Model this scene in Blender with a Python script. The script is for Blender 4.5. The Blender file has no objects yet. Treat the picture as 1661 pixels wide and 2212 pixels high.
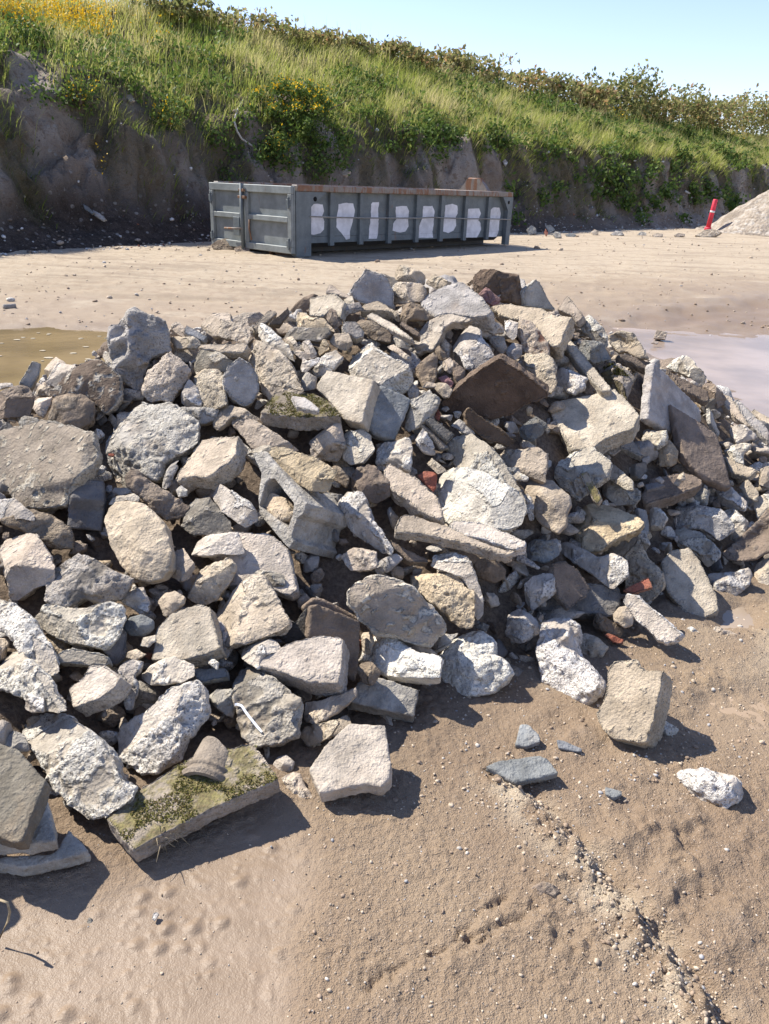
import bpy, bmesh, math, random
import numpy as np
from mathutils import Vector, Matrix
from mathutils.geometry import delaunay_2d_cdt

SC = bpy.context.scene
COL = SC.collection
rng = np.random.default_rng(7)
random.seed(7)

# ---------------------------------------------------------------- camera
EYE, PITCH, ROLL, FPX = 1.3, math.radians(23.1), math.radians(2.3), 1664.0
c_f = np.array([0, math.cos(PITCH), -math.sin(PITCH)])
_u0 = np.array([0, math.sin(PITCH), math.cos(PITCH)])
c_r = math.cos(ROLL) * np.array([1., 0, 0]) + math.sin(ROLL) * _u0
c_u = -math.sin(ROLL) * np.array([1., 0, 0]) + math.cos(ROLL) * _u0
EYEP = np.array([0, 0, EYE])
cam = bpy.data.objects.new('camera', bpy.data.cameras.new('camera'))
COL.objects.link(cam)
cam.matrix_world = Matrix(((c_r[0], c_u[0], -c_f[0], 0), (c_r[1], c_u[1], -c_f[1], 0),
                           (c_r[2], c_u[2], -c_f[2], EYE), (0, 0, 0, 1)))
cam.data.sensor_fit = 'VERTICAL'
cam.data.angle = 2 * math.atan(2212 / 2 / FPX)
cam.data.clip_start, cam.data.clip_end = 0.05, 3000
SC.camera = cam

# ---------------------------------------------------------------- light
SUN_EL, SUN_AZ = math.radians(48), math.radians(-63)      # azimuth from +Y towards +X
W = bpy.data.worlds.new('World'); SC.world = W; W.use_nodes = True
nt = W.node_tree; bg = nt.nodes['Background']
sky = nt.nodes.new('ShaderNodeTexSky'); sky.sky_type = 'NISHITA'; sky.sun_disc = False
sky.sun_elevation = SUN_EL; sky.sun_rotation = SUN_AZ
sky.air_density, sky.dust_density, sky.ozone_density = 1.0, 0.0, 4.0
tint = nt.nodes.new('ShaderNodeMix'); tint.data_type = 'RGBA'; tint.blend_type = 'MULTIPLY'; tint.inputs[0].default_value = 1; tint.inputs[7].default_value = (1.12, .93, .96, 1)
nt.links.new(sky.outputs[0], tint.inputs[6]); nt.links.new(tint.outputs[2], bg.inputs[0]); bg.inputs[1].default_value = 0.135
L_SUN = Vector((math.sin(SUN_AZ) * math.cos(SUN_EL), math.cos(SUN_AZ) * math.cos(SUN_EL), math.sin(SUN_EL)))
sun = bpy.data.objects.new('sun', bpy.data.lights.new('sun', 'SUN'))
COL.objects.link(sun)
sun.rotation_euler = L_SUN.to_track_quat('Z', 'Y').to_euler()
sun.data.energy, sun.data.angle, sun.data.color = 5.0, math.radians(0.53), (1.0, 0.945, 0.86)
SC.view_settings.view_transform = 'Standard'; SC.view_settings.look = 'None'
SC.view_settings.exposure = 0.88; SC.view_settings.gamma = 1.0
SC.cycles.max_bounces = 6

# ---------------------------------------------------------------- helpers
def ray(px, py):
    return c_f + (px - 830.5) / FPX * c_r - (py - 1106) / FPX * c_u
def at_z(px, py, z):
    d = ray(px, py); return EYEP + d * ((z - EYE) / d[2])
def sstep(a, b, x):
    t = np.clip((x - a) / (b - a), 0, 1); return t * t * (3 - 2 * t)

_G = np.random.default_rng(3).normal(size=(256, 3)); _G /= np.linalg.norm(_G, axis=1)[:, None]
_PM = np.concatenate([np.random.default_rng(5).permutation(256)] * 3)
def gnoise(p):                                   # gradient noise, about -0.7..0.7
    p = np.asarray(p, float); i = np.floor(p).astype(np.int64); f = p - i; i &= 255
    w = f * f * f * (f * (f * 6 - 15) + 10); out = 0
    for dx in (0, 1):
        for dy in (0, 1):
            for dz in (0, 1):
                h = _PM[_PM[_PM[(i[:, 0] + dx) & 255] + ((i[:, 1] + dy) & 255)] + ((i[:, 2] + dz) & 255)]
                g = _G[h]
                d = g[:, 0] * (f[:, 0] - dx) + g[:, 1] * (f[:, 1] - dy) + g[:, 2] * (f[:, 2] - dz)
                out = out + d * (w[:, 0] if dx else 1 - w[:, 0]) * (w[:, 1] if dy else 1 - w[:, 1]) * (w[:, 2] if dz else 1 - w[:, 2])
    return out
def worley(p):                                   # distance to the nearest scattered point (about 0..1)
    p = np.asarray(p, float); i = np.floor(p).astype(np.int64); best = np.full(len(p), 9.)
    for dx in (-1, 0, 1):
        for dy in (-1, 0, 1):
            for dz in (-1, 0, 1):
                c = i + (dx, dy, dz); h = _PM[_PM[_PM[c[:, 0] & 255] + (c[:, 1] & 255)] + (c[:, 2] & 255)]
                best = np.minimum(best, ((c + .5 + _G[h] * .5 - p) ** 2).sum(1))
    return np.sqrt(best)
def fbm(p, n=3):
    p = np.asarray(p, float); s = 0; a = 1
    for k in range(n):
        s = s + a * gnoise(p * 2 ** k + 17.3 * k); a *= .5
    return s

def link(o, parent=None):
    COL.objects.link(o)
    if parent is not None: o.parent = parent
    return o
def tag(o, label=None, cat=None, group=None, kind=None):
    for k, v in (('label', label), ('category', cat), ('group', group), ('kind', kind)):
        if v: o[k] = v
    return o
def mesh_np(name, V, Fc, mat, parent=None, smooth=True, loc=None):
    """V: n x 3; Fc: m x 3 or m x 4 int array (or a list of lists)."""
    me = bpy.data.meshes.new(name)
    V = np.asarray(V, np.float32)
    if isinstance(Fc, np.ndarray):
        m, k = Fc.shape
        me.vertices.add(len(V)); me.vertices.foreach_set('co', V.ravel())
        me.loops.add(m * k); me.loops.foreach_set('vertex_index', Fc.astype(np.int32).ravel())
        me.polygons.add(m); me.polygons.foreach_set('loop_start', np.arange(0, m * k, k, dtype=np.int32))
        me.update(calc_edges=True)
    else:
        me.from_pydata([tuple(map(float, v)) for v in V], [], Fc); me.update()
    if smooth: me.polygons.foreach_set('use_smooth', np.ones(len(me.polygons), bool))
    if mat: me.materials.append(mat)
    o = bpy.data.objects.new(name, me)
    if loc is not None: o.location = loc
    return link(o, parent)
def attr(o, name, vals, kind='FLOAT', dom='POINT'):
    a = o.data.attributes.new(name, kind, dom)
    a.data.foreach_set('value' if kind == 'FLOAT' else 'color', np.asarray(vals, np.float32).ravel())

# ---------------------------------------------------------------- node helpers
class NT:
    def __init__(s, name):
        s.m = bpy.data.materials.new(name); s.m.use_nodes = True; s.t = s.m.node_tree; s.n = s.t.nodes
        s.b = s.n['Principled BSDF']; s.out = s.n['Material Output']
    def new(s, t, **k):
        x = s.n.new(t)
        for a, v in k.items(): setattr(x, a, v)
        return x
    def put(s, sock, v):
        if hasattr(v, 'links') or isinstance(v, bpy.types.NodeSocket): s.t.links.new(v, sock)
        elif v is not None: sock.default_value = v
    def noise(s, vec, scale, detail=3, rough=.55):
        x = s.new('ShaderNodeTexNoise'); s.put(x.inputs['Vector'], vec)
        x.inputs['Scale'].default_value = scale; x.inputs['Detail'].default_value = detail; x.inputs['Roughness'].default_value = rough
        return x.outputs['Fac']
    def vor(s, vec, scale, feature='F1', out='Distance'):
        x = s.new('ShaderNodeTexVoronoi', feature=feature); s.put(x.inputs['Vector'], vec); x.inputs['Scale'].default_value = scale
        return x.outputs[out]
    def ramp(s, v, a, b, lo=0., hi=1.):
        x = s.new('ShaderNodeMapRange', interpolation_type='SMOOTHSTEP'); s.put(x.inputs[0], v)
        for i, q in zip((1, 2, 3, 4), (a, b, lo, hi)): x.inputs[i].default_value = q
        return x.outputs[0]
    def math(s, op, a, b=None):
        x = s.new('ShaderNodeMath', operation=op); s.put(x.inputs[0], a)
        if b is not None: s.put(x.inputs[1], b)
        return x.outputs[0]
    def mix(s, f, a, b, mode='MIX'):
        x = s.new('ShaderNodeMix', data_type='RGBA', blend_type=mode)
        s.put(x.inputs[0], f)
        for i, v in ((6, a), (7, b)):
            if isinstance(v, tuple): v = (*v, 1.0)[:4]
            s.put(x.inputs[i], v)
        return x.outputs[2]
    def attr(s, name, out='Fac'):
        return s.new('ShaderNodeAttribute', attribute_name=name).outputs[out]
    def bump(s, h, dist, strength=1., normal=None):
        x = s.new('ShaderNodeBump'); s.put(x.inputs['Height'], h); x.inputs['Distance'].default_value = dist
        x.inputs['Strength'].default_value = strength
        if normal is not None: s.put(x.inputs['Normal'], normal)
        return x.outputs[0]
    def done(s, col, rough=.9, normal=None, spec=.25):
        s.put(s.b.inputs['Base Color'], (*col, 1.) if isinstance(col, tuple) else col); s.put(s.b.inputs['Roughness'], rough)
        s.b.inputs['Specular IOR Level'].default_value = spec
        if normal is not None: s.put(s.b.inputs['Normal'], normal)
        return s.m

def vec_object(n):                                # object coordinates, shifted per object so no two stones share a pattern
    tc = n.new('ShaderNodeTexCoord'); oi = n.new('ShaderNodeObjectInfo')
    m = n.math('MULTIPLY', oi.outputs['Random'], 57.0)
    cb = n.new('ShaderNodeCombineXYZ'); n.put(cb.inputs[0], m); n.put(cb.inputs[1], n.math('MULTIPLY', m, 1.7)); n.put(cb.inputs[2], n.math('MULTIPLY', m, .6))
    va = n.new('ShaderNodeVectorMath', operation='ADD'); n.put(va.inputs[0], tc.outputs['Object']); n.put(va.inputs[1], cb.outputs[0])
    return va.outputs[0], oi.outputs['Random']

MUD = (.30, .22, .15)
def stone(name, face, frac, stones=.55, dirt=.35, moss=0., rough=.9):
    wm = lambda c: (c[0] * 1.03, c[1] * .985, c[2] * .935)
    face, frac = wm(face), wm(frac)
    n = NT(name); v, rnd = vec_object(n); f = n.attr('frac')
    big = n.noise(v, 14, 4, .6); med = n.noise(v, 55, 4, .65); fine = n.noise(v, 230, 3, .7)
    sc = lambda c, k: tuple(x * k for x in c)
    cf = n.mix(n.ramp(big, .3, .7), sc(face, .68), sc(face, 1.22))
    cf = n.mix(n.ramp(med, .60, .74, 0, .5), cf, sc(face, 1.6)); cf = n.mix(n.ramp(med, .40, .28, 0, .5), cf, sc(face, .55)); cf = n.mix(n.math('MULTIPLY', g_ := n.ramp(n.noise(v, 420, 2, .6), .58, .66), .35), cf, sc(face, 1.7))
    # broken surface: pale paste with darker and lighter aggregate grains
    vc = n.new('ShaderNodeTexVoronoi'); n.put(vc.inputs['Vector'], v); vc.inputs['Scale'].default_value = 95
    sep = n.new('ShaderNodeSeparateColor'); n.put(sep.inputs[0], vc.outputs['Color'])
    grain = n.math('MULTIPLY', n.ramp(sep.outputs[0], .62, .66), n.ramp(vc.outputs['Distance'], .42, .34))
    cg = n.mix(sep.outputs[1], (.11, .10, .10), (.40, .33, .26))
    cb = n.mix(n.ramp(big, .3, .7), sc(frac, .72), sc(frac, 1.15))
    cb = n.mix(n.math('MULTIPLY', grain, stones), cb, cg)
    v2 = n.new('ShaderNodeTexVoronoi'); n.put(v2.inputs['Vector'], v); v2.inputs['Scale'].default_value = 190
    s2 = n.new('ShaderNodeSeparateColor'); n.put(s2.inputs[0], v2.outputs['Color'])
    g2 = n.math('MULTIPLY', n.ramp(s2.outputs[0], .70, .74), n.ramp(v2.outputs['Distance'], .46, .36))
    cb = n.mix(n.math('MULTIPLY', g2, stones * 1.2), cb, n.mix(s2.outputs[2], (.05, .045, .045), (.30, .26, .21)))
    cb = n.mix(n.ramp(med, .42, .30, 0, .65), cb, n.mix(.5, sc(frac, .35), MUD))
    col = n.mix(f, cf, cb)
    col = n.mix(n.math('MULTIPLY', n.ramp(n.noise(v, 8, 5, .65), .5, .66), dirt), col, MUD)
    col = n.mix(n.ramp(fine, .3, .75, 0, .35), col, n.mix(.5, col, (.06, .05, .045)))
    if moss:
        mk = n.math('MULTIPLY', n.ramp(n.noise(v, 16, 5, .7), .4, .56), n.math('SUBTRACT', 1.0, f))
        cm = n.mix(n.ramp(med, .35, .65), (.085, .072, .03), (.20, .175, .06))
        cm = n.mix(n.ramp(fine, .5, .75), cm, (.22, .15, .07))
        col = n.mix(n.math('MULTIPLY', mk, moss), col, cm)
    r2 = n.math('FRACT', n.math('MULTIPLY', rnd, 7.13)); cmb = n.new('ShaderNodeCombineColor')
    k1 = n.ramp(rnd, 0, 1, .88, 1.16); k3 = n.math('MULTIPLY', k1, n.ramp(r2, 0, 1, .94, 1.01))
    for q_, w_ in zip(cmb.inputs, (k1, k1, k3)): n.put(q_, w_)
    col = n.mix(1.0, col, cmb.outputs[0], 'MULTIPLY')
    pits = n.vor(v, 130)
    h = n.math('ADD', n.math('MULTIPLY', med, 1.2), n.math('MULTIPLY', fine, .55))
    h = n.math('ADD', h, n.math('MULTIPLY', pits, .35))
    hn = n.math('MULTIPLY', h, n.math('ADD', n.math('MULTIPLY', f, .8), .35))
    m = n.done(col, rough, n.bump(hn, .015, 1.0), .2)
    return m

MATS = {
 'w': stone('concrete_pale', (.43, .39, .335), (.82, .80, .75), .6, .16),
 'W': stone('concrete_white', (.68, .65, .60), (.88, .87, .84), .35, .12),
 'g': stone('concrete_grey', (.36, .345, .325), (.60, .58, .54)),
 'p': stone('concrete_beige', (.45, .405, .345), (.55, .51, .45), .4, .25),
 't': stone('concrete_tan', (.42, .36, .29), (.64, .57, .475), .5, .25),
 'b': stone('weathered_brown', (.20, .16, .125), (.36, .30, .24), .4),
 'B': stone('weathered_dark_brown', (.095, .068, .05), (.22, .165, .12), .25, .15),
 'd': stone('stone_dark_grey', (.16, .155, .15), (.27, .26, .245), .3, .3),
 's': stone('stone_blue_grey', (.21, .225, .24), (.34, .35, .35), .3, .25),
 'k': stone('concrete_sooty', (.19, .175, .15), (.52, .49, .44)),
 'q': stone('concrete_brown_faced', (.30, .26, .22), (.68, .64, .57), .4, .2),
 'Q': stone('concrete_brown_hollow', (.15, .115, .09), (.62, .58, .52), .4, .15),
 'C': stone('concrete_weathered_kerb', (.36, .35, .335), (.47, .45, .41), .4, .15),
 'y': stone('rubble_sandy', (.46, .38, .27), (.60, .51, .38), .6),
 'r': stone('brick_red', (.25, .088, .06), (.33, .16, .115), .2, .25),
 'v': stone('brick_purple', (.20, .11, .11), (.32, .2, .18), .2, .25),
 'V': stone('brick_brown_mortared', (.19, .095, .065), (.55, .47, .39), .35, .2),
 'm': stone('concrete_mossy', (.27, .235, .19), (.50, .45, .39), .4, .3, .85),
}
# ---------------------------------------------------------------- the heap's surface
CTRL = [(0,830,.58),(130,775,.65),(290,690,.78),(450,690,.8),(670,640,.88),(830,600,.95),(1000,590,.97),(1130,620,.92),(1240,660,.85),(1400,745,.68),(1520,800,.52),(1600,880,.40),(1680,950,.28),
 (0,1000,.44),(300,1000,.44),(600,1000,.46),(830,1000,.47),(1100,1000,.46),(1350,1000,.38),(1550,1050,.23),(1661,1120,.13),
 (0,1300,.26),(300,1300,.23),(600,1300,.21),(830,1300,.21),(1100,1250,.21),(1350,1200,.15),(1500,1200,.08),
 (0,1600,.13),(250,1600,.085),(500,1600,.055),(800,1480,.08),
 (0,1860,0),(250,1830,0),(600,1720,0),(850,1650,0),(1000,1500,.01),(1200,1400,.02),(1400,1340,.01),(1560,1300,0),(1661,1270,0)]
_P, _Z = [], []
for x, y, h in CTRL:
    p = at_z(x, y, h); _P.append(p[:2]); _Z.append(h)
for x, y, h in CTRL[:13]:                         # the far side falls away behind the crest
    p = at_z(x, y, h); _P.append((p[0] * 1.02, p[1] + .35)); _Z.append(h * .92)
    _P.append((p[0] * 1.1, p[1] + .45 + h * 1.5)); _Z.append(-.02)
for x, y, h in ((-.99,1.2,.5),(-1.5,1.7,.5),(-2.3,2.2,.45),(-1.9,1.3,.3),(-.78,.88,-.02),(-1.3,.8,-.02),(-2.4,1.0,-.02),(-3.2,2.4,0),(-3.2,3.4,0),(-3.0,4.4,0),
                (0,.6,-.02),(.6,.9,-.03),(1,1.3,-.03),(1.6,1.8,-.03),(2.2,2.6,-.03),(3.0,3.6,-.03),(3,5,-.03),(-4,1.5,0)):
    _P.append((x, y)); _Z.append(h)
_P = np.array(_P); _Z = np.array(_Z)
_D = np.linalg.norm(_P[:, None] - _P[None], axis=2)
_Wt = np.linalg.solve(np.block([[_D + 1e-3 * np.eye(len(_P)), np.ones((len(_P), 1))], [np.ones((1, len(_P))), np.zeros((1, 1))]]), np.append(_Z, 0))
def pile_h(x, y):
    x = np.atleast_1d(np.asarray(x, float)); y = np.atleast_1d(np.asarray(y, float)); out = np.full(x.shape, -.05)
    k = (x > -3.4) & (x < 3.2) & (y > .55) & (y < 5.6)
    if k.any():
        d = np.sqrt((x[k][:, None] - _P[None, :, 0]) ** 2 + (y[k][:, None] - _P[None, :, 1]) ** 2)
        out[k] = d @ _Wt[:-1] + _Wt[-1]
    return out
def hit_pile(d):
    t = np.arange(.8, 7, .01); q = EYEP + t[:, None] * d / np.linalg.norm(d)
    below = q[:, 2] < np.maximum(pile_h(q[:, 0], q[:, 1]), 0.0)
    return q[np.argmax(below)] if below.any() else None

# ---------------------------------------------------------------- ground
def world_poly(pts, z=0.): return np.array([at_z(x, y, z)[:2] for x, y in pts])
def seg_dist(P, A, close=False):
    n = len(A) if close else len(A) - 1; best = np.full(len(P), 1e9); side = np.zeros(len(P))
    for i in range(n):
        a, b = A[i], A[(i + 1) % len(A)]; ab = b - a; L2 = ab @ ab + 1e-12
        t = np.clip(((P - a) @ ab) / L2, 0, 1); q = P - a - t[:, None] * ab; d = np.hypot(q[:, 0], q[:, 1])
        k = d < best; best[k] = d[k]; side[k] = np.sign(ab[0] * q[k, 1] - ab[1] * q[k, 0])
    return best, side
def poly_sd(P, A):                                # negative inside
    ins = np.zeros(len(P), bool)
    for i in range(len(A)):
        (x1, y1), (x2, y2) = A[i - 1], A[i]
        with np.errstate(all='ignore'):
            c = ((y1 > P[:, 1]) != (y2 > P[:, 1])) & (P[:, 0] < (x2 - x1) * (P[:, 1] - y1) / (y2 - y1 + 1e-12) + x1)
        ins ^= c
    return np.where(ins, -1, 1) * seg_dist(P, A, True)[0]
Z_MUD = world_poly([(-500,2500),(-500,1880),(60,1905),(230,1880),(300,1860),(420,1800),(560,1740),(640,1770),(690,1850),(695,1950),(670,2050),(690,2212),(700,2500)])
Z_LEFT = world_poly([(-700,712),(100,702),(245,712),(360,745),(330,860),(0,890),(-700,930)])
Z_RIGHT = world_poly([(1290,700),(1450,684),(1661,672),(2100,690),(2100,1000),(1661,945),(1540,830),(1440,780),(1330,740)])
Z_SIDE = world_poly([(1440,1545),(1520,1505),(1661,1475),(1900,1500),(1900,1660),(1661,1640),(1560,1590)])
Z_FILM = world_poly([(-400,1890),(40,1915),(120,1940),(170,1985),(135,2050),(70,2080),(95,2150),(80,2300),(-400,2400)])
Z_SHADE = world_poly([(1535,1295),(1600,1272),(1661,1300),(1640,1345),(1560,1345)])
RUT = world_poly([(1080,1690),(1190,1790),(1290,1910),(1390,2030),(1470,2130),(1540,2240)])
CRACK = world_poly([(1085,1945),(1040,1970),(985,2035),(950,2060),(860,2085),(800,2140)])
CRACK2 = world_poly([(1150,1960),(1120,1990),(1060,2010),(990,2060)])
TRACKS = [world_poly(t) for t in ([(1220,1560),(1300,1640),(1390,1740),(1500,1860),(1600,1990),(1700,2080)], [(1330,1860),(1450,1960),(1560,2080),(1661,2200)])]
def ground_base(x, y):
    d = np.hypot(x, y)
    return .2 * sstep(8.4, 12, y + .25 * np.abs(x)) + .004 * np.clip(d - 12, 0, 40)
def ground_h(x, y, detail=True):
    P = np.stack([x, y], 1); n = len(x); P3 = np.stack([x, y, np.zeros(n)], 1)
    d = np.hypot(x, y); z = ground_base(x, y); A = dict(wet=np.zeros(n), dry=np.zeros(n), soil=np.zeros(n), smooth=np.zeros(n))
    near = d < 14; k = np.where(near)[0]; Pk = P[k]; Qk = P3[k]
    wob = fbm(Qk * 3.1, 3) * .09
    mud = 1 - sstep(-.10, .06, poly_sd(Pk, Z_MUD) + wob * .7)
    lf = 1 - sstep(-.25, .1, poly_sd(Pk, Z_LEFT) + wob * 1.5); rg = 1 - sstep(-.3, .15, poly_sd(Pk, Z_RIGHT) + wob * 2.4)
    sd = 1 - sstep(-.08, .06, poly_sd(Pk, Z_SIDE) + wob * 2.2); sh = 1 - sstep(-.05, .05, poly_sd(Pk, Z_SHADE) + wob * 1.2)
    pud = np.maximum.reduce([lf, rg * .9, sd * .42, sh * .5])
    rd, rs = seg_dist(Pk, RUT); rd = rd + wob * .12
    clod = sstep(-.1, .35, fbm(Qk * 2.3 + 31, 2)) * (1 - mud) * sstep(.25, .6, Pk[:, 0] + .2 + .35 * (Pk[:, 1] - 1.2))
    h = fbm(Qk * 2.2, 2) * .007 * (1 - .5 * mud)
    nk = Pk[:, 1] < 4.5; wo = np.zeros(len(k)); wo2 = np.zeros(len(k))
    wo[nk] = np.clip(.62 - worley(Qk[nk] * 34 + wob[nk, None] * 4), 0, 1); wo2[nk] = np.clip(.6 - worley(Qk[nk] * 95 + 3), 0, 1)
    cl2 = sstep(-.25, .3, fbm(Qk * 5.5 + 71, 2))
    h += (wo * (.007 + .020 * clod) * (.25 + cl2) + wo2 * (.005 + .004 * cl2)) * (1 - .85 * mud) * (1 - .7 * pud)
    h += fbm(Qk * 17 + 3, 3) * (.003 + .006 * clod) * (1 - .75 * mud) * (1 - .6 * pud)
    h += np.clip(gnoise(Qk * 34 + 11), 0, 1) ** 1.5 * (.003 + .008 * clod) * (1 - .8 * mud)
    h += gnoise(Qk * 85) * .0022 * (1 - .75 * mud) * (1 - pud)
    h[nk] += (np.clip(.30 - worley(Qk[nk] * 17 + 40), 0, 1) * .030 + np.clip(.30 - worley(Qk[nk] * 38 + 60), 0, 1) * .011) * mud[nk]; h += np.clip(gnoise(Qk * 21 + 40) - .3, 0, 1) * .012 * mud + fbm(Qk * 9 + 8, 2) * .0035 * mud          # lumps in the smooth mud
    h -= .005 * mud
    # crumbled rut edge: a low ridge with a step down on its far side
    ridge = np.exp(-(rd / .035) ** 2); h += ridge * (.010 + wo * .035 + wo2 * .014 + .008 * gnoise(Qk * 40))
    h -= .016 * np.exp(-((rd - .045) / .02) ** 2) * (rs > 0)
    for C, w in ((CRACK, .012), (CRACK2, .012)):
        cd, cs = seg_dist(Pk, C); cd = np.abs(cd + gnoise(Qk * 22 + 2) * .03 + gnoise(Qk * 60) * .012); h -= .010 * np.exp(-(cd / (w * .6)) ** 2); h += .005 * np.exp(-((cd - .025) / .03) ** 2) * (cs > 0)
    for T in TRACKS:                               # tyre lugs
        td, ts = seg_dist(Pk, T); u = Pk @ np.array([.62, -.78]) * 46 + wob * 30
        rdg = np.clip(1 - 3.2 * np.abs(gnoise(Qk * 11 + ts[:, None] * 3)), 0, 1); h += np.exp(-(td / .10) ** 2) * (.010 * rdg * sstep(-.3, .3, gnoise(Qk * 4.1 + 5)) + .004 * np.tanh(3 * np.sin(u)))
    h -= .05 * pud; h += rg * (fbm(Qk * np.array([2.2, 3.5, 1]) + 51, 4) * .034 - .002)
    far = sstep(4, 7, Pk[:, 1])
    h += far * (fbm(Qk * np.array([.7, 1.9, 1]) + 9, 3) * .012 + np.clip(fbm(Qk * np.array([6, 11, 1]), 3) - .1, 0, 1) * .035 * (1 - pud))
    # wheel furrows in the yard
    h += far * .012 * np.sin((Pk[:, 1] * .9 - Pk[:, 0] * .12) * 16 + wob * 25) * sstep(.0, .3, fbm(Qk * .6 + 4, 2)) * (1 - pud)
    z[k] += h
    core = np.full(n, -.5); c = d < 6.5
    core[c] = pile_h(x[c], y[c]) - .115 + fbm(P3[c] * 9, 3) * .03
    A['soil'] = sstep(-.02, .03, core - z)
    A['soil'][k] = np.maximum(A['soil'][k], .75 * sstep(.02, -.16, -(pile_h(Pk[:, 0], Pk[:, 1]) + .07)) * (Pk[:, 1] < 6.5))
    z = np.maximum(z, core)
    A['smooth'][k] = mud
    ld = np.minimum(poly_sd(Pk, Z_LEFT), poly_sd(Pk, Z_RIGHT))
    A['wet'][k] = np.maximum.reduce([mud * .15, pud, np.maximum(.85 * sstep(1.0, .1, ld + wob * 4), .62 * sstep(3.4, .6, ld + wob * 9 + 1.2 * fbm(Qk * np.array([.5, 1.6, 1]) + 33, 3))) * (Pk[:, 1] > 4), .35 * sstep(.2, .5, fbm(Qk * 1.3 + 77, 2)) * (Pk[:, 1] < 3)])
    A['dry'][k] = np.clip(np.exp(-(rd / .06) ** 2) * sstep(-.2, .2, gnoise(Qk * 14)) * 1.1 + .6 * sstep(.25, .5, fbm(Qk * 1.7 + 50, 3)) * (1 - mud) + .9 * far * (1 - pud) * (1 - .55 * sstep(3.0, .5, ld + wob * 6)), 0, 1) * (1 - .6 * pud)
    A['dry'][~near] = .95
    return z, A

def build_ground():
    rs = [.35]
    while rs[-1] < 900:
        r = rs[-1]; rs.append(r * (1.0036 if .95 < r < 3.2 else 1.0075 if r < 13 else 1.03 if r < 60 else 1.2))
    rs = np.array(rs); fine = np.arange(-.72, .72, .0037)
    th = np.concatenate([np.linspace(-math.pi, -.72, 40)[:-1], fine, np.linspace(.72, math.pi, 40)[:-1]])
    R, T = np.meshgrid(rs, th, indexing='ij'); x, y = (R * np.sin(T)).ravel(), (R * np.cos(T)).ravel()
    z, A = ground_h(x, y); m = len(th); n = len(rs)
    i = np.arange(n - 1)[:, None] * m; j = np.arange(m)[None]; j2 = (j + 1) % m
    F = np.stack([i + j, i + m + j, i + m + j2, i + j2], -1).reshape(-1, 4)[:, ::-1]
    V = np.stack([x, y, z], 1)
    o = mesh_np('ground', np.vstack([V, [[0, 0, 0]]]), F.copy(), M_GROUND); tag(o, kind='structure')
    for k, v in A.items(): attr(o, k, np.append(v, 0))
    # close the small disc under the camera
    bm = bmesh.new(); bm.from_mesh(o.data); bm.verts.ensure_lookup_table(); c = bm.verts[-1]
    for q in range(m): bm.faces.new((c, bm.verts[(q + 1) % m], bm.verts[q]))
    bmesh.ops.recalc_face_normals(bm, faces=bm.faces)
    bm.to_mesh(o.data); bm.free()
    return o

def ground_material():
    n = NT('yard_mud'); sm = n.attr('smooth'); tc = n.new('ShaderNodeTexCoord'); v = tc.outputs['Object']
    wet, dry, soil = n.attr('wet'), n.attr('dry'), n.attr('soil')
    a = n.noise(v, 1.3, 5, .6); b = n.noise(v, 9, 5, .65); c = n.noise(v, 70, 4, .7); d = n.noise(v, 320, 2, .6)
    col = n.mix(n.ramp(a, .35, .65), (.25, .176, .113), (.31, .228, .148))
    col = n.mix(n.ramp(b, .55, .72, 0, .4), col, (.26, .20, .15))
    col = n.mix(n.math('MULTIPLY', dry, n.ramp(b, .3, .6, .5, 1)), col, (.45, .368, .262))
    col = n.mix(n.ramp(c, .62, .74, 0, .5), col, (.44, .36, .27))
    col = n.mix(n.ramp(c, .38, .27, 0, .6), col, (.15, .11, .075))
    col = n.mix(n.math('MULTIPLY', n.ramp(d, .6, .72, 0, .5), 1.0), col, (.58, .53, .46))
    col = n.mix(n.math('MULTIPLY', wet, .62), col, n.mix(.85, col, (.17, .12, .078)))
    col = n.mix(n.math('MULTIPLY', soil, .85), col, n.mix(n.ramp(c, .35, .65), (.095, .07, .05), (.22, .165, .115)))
    mp = n.new('ShaderNodeMapping'); n.put(mp.inputs[0], v); mp.inputs['Scale'].default_value = (.5, 2.4, 1); mp.inputs['Rotation'].default_value = (0, 0, .12)
    st = n.noise(mp.outputs[0], 1.6, 6, .65); col = n.mix(n.math('MULTIPLY', dry, n.ramp(st, .48, .64, 0, .6)), col, (.235, .18, .125))
    col = n.mix(n.math('MULTIPLY', sm, .8), col, n.mix(n.ramp(b, .35, .65), (.205, .148, .098), (.25, .185, .127)))
    h = n.math('ADD', n.math('MULTIPLY', c, .7), n.math('MULTIPLY', d, .3))
    h = n.math('MULTIPLY', h, n.math('SUBTRACT', 1.05, n.math('MULTIPLY', n.math('MAXIMUM', wet, sm), .85)))
    ro = n.ramp(n.math('MAXIMUM', wet, sm), .2, .9, .93, .46)
    return n.done(col, ro, n.bump(h, .016, 1.0), .3)
M_GROUND = ground_material()
build_ground()

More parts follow.
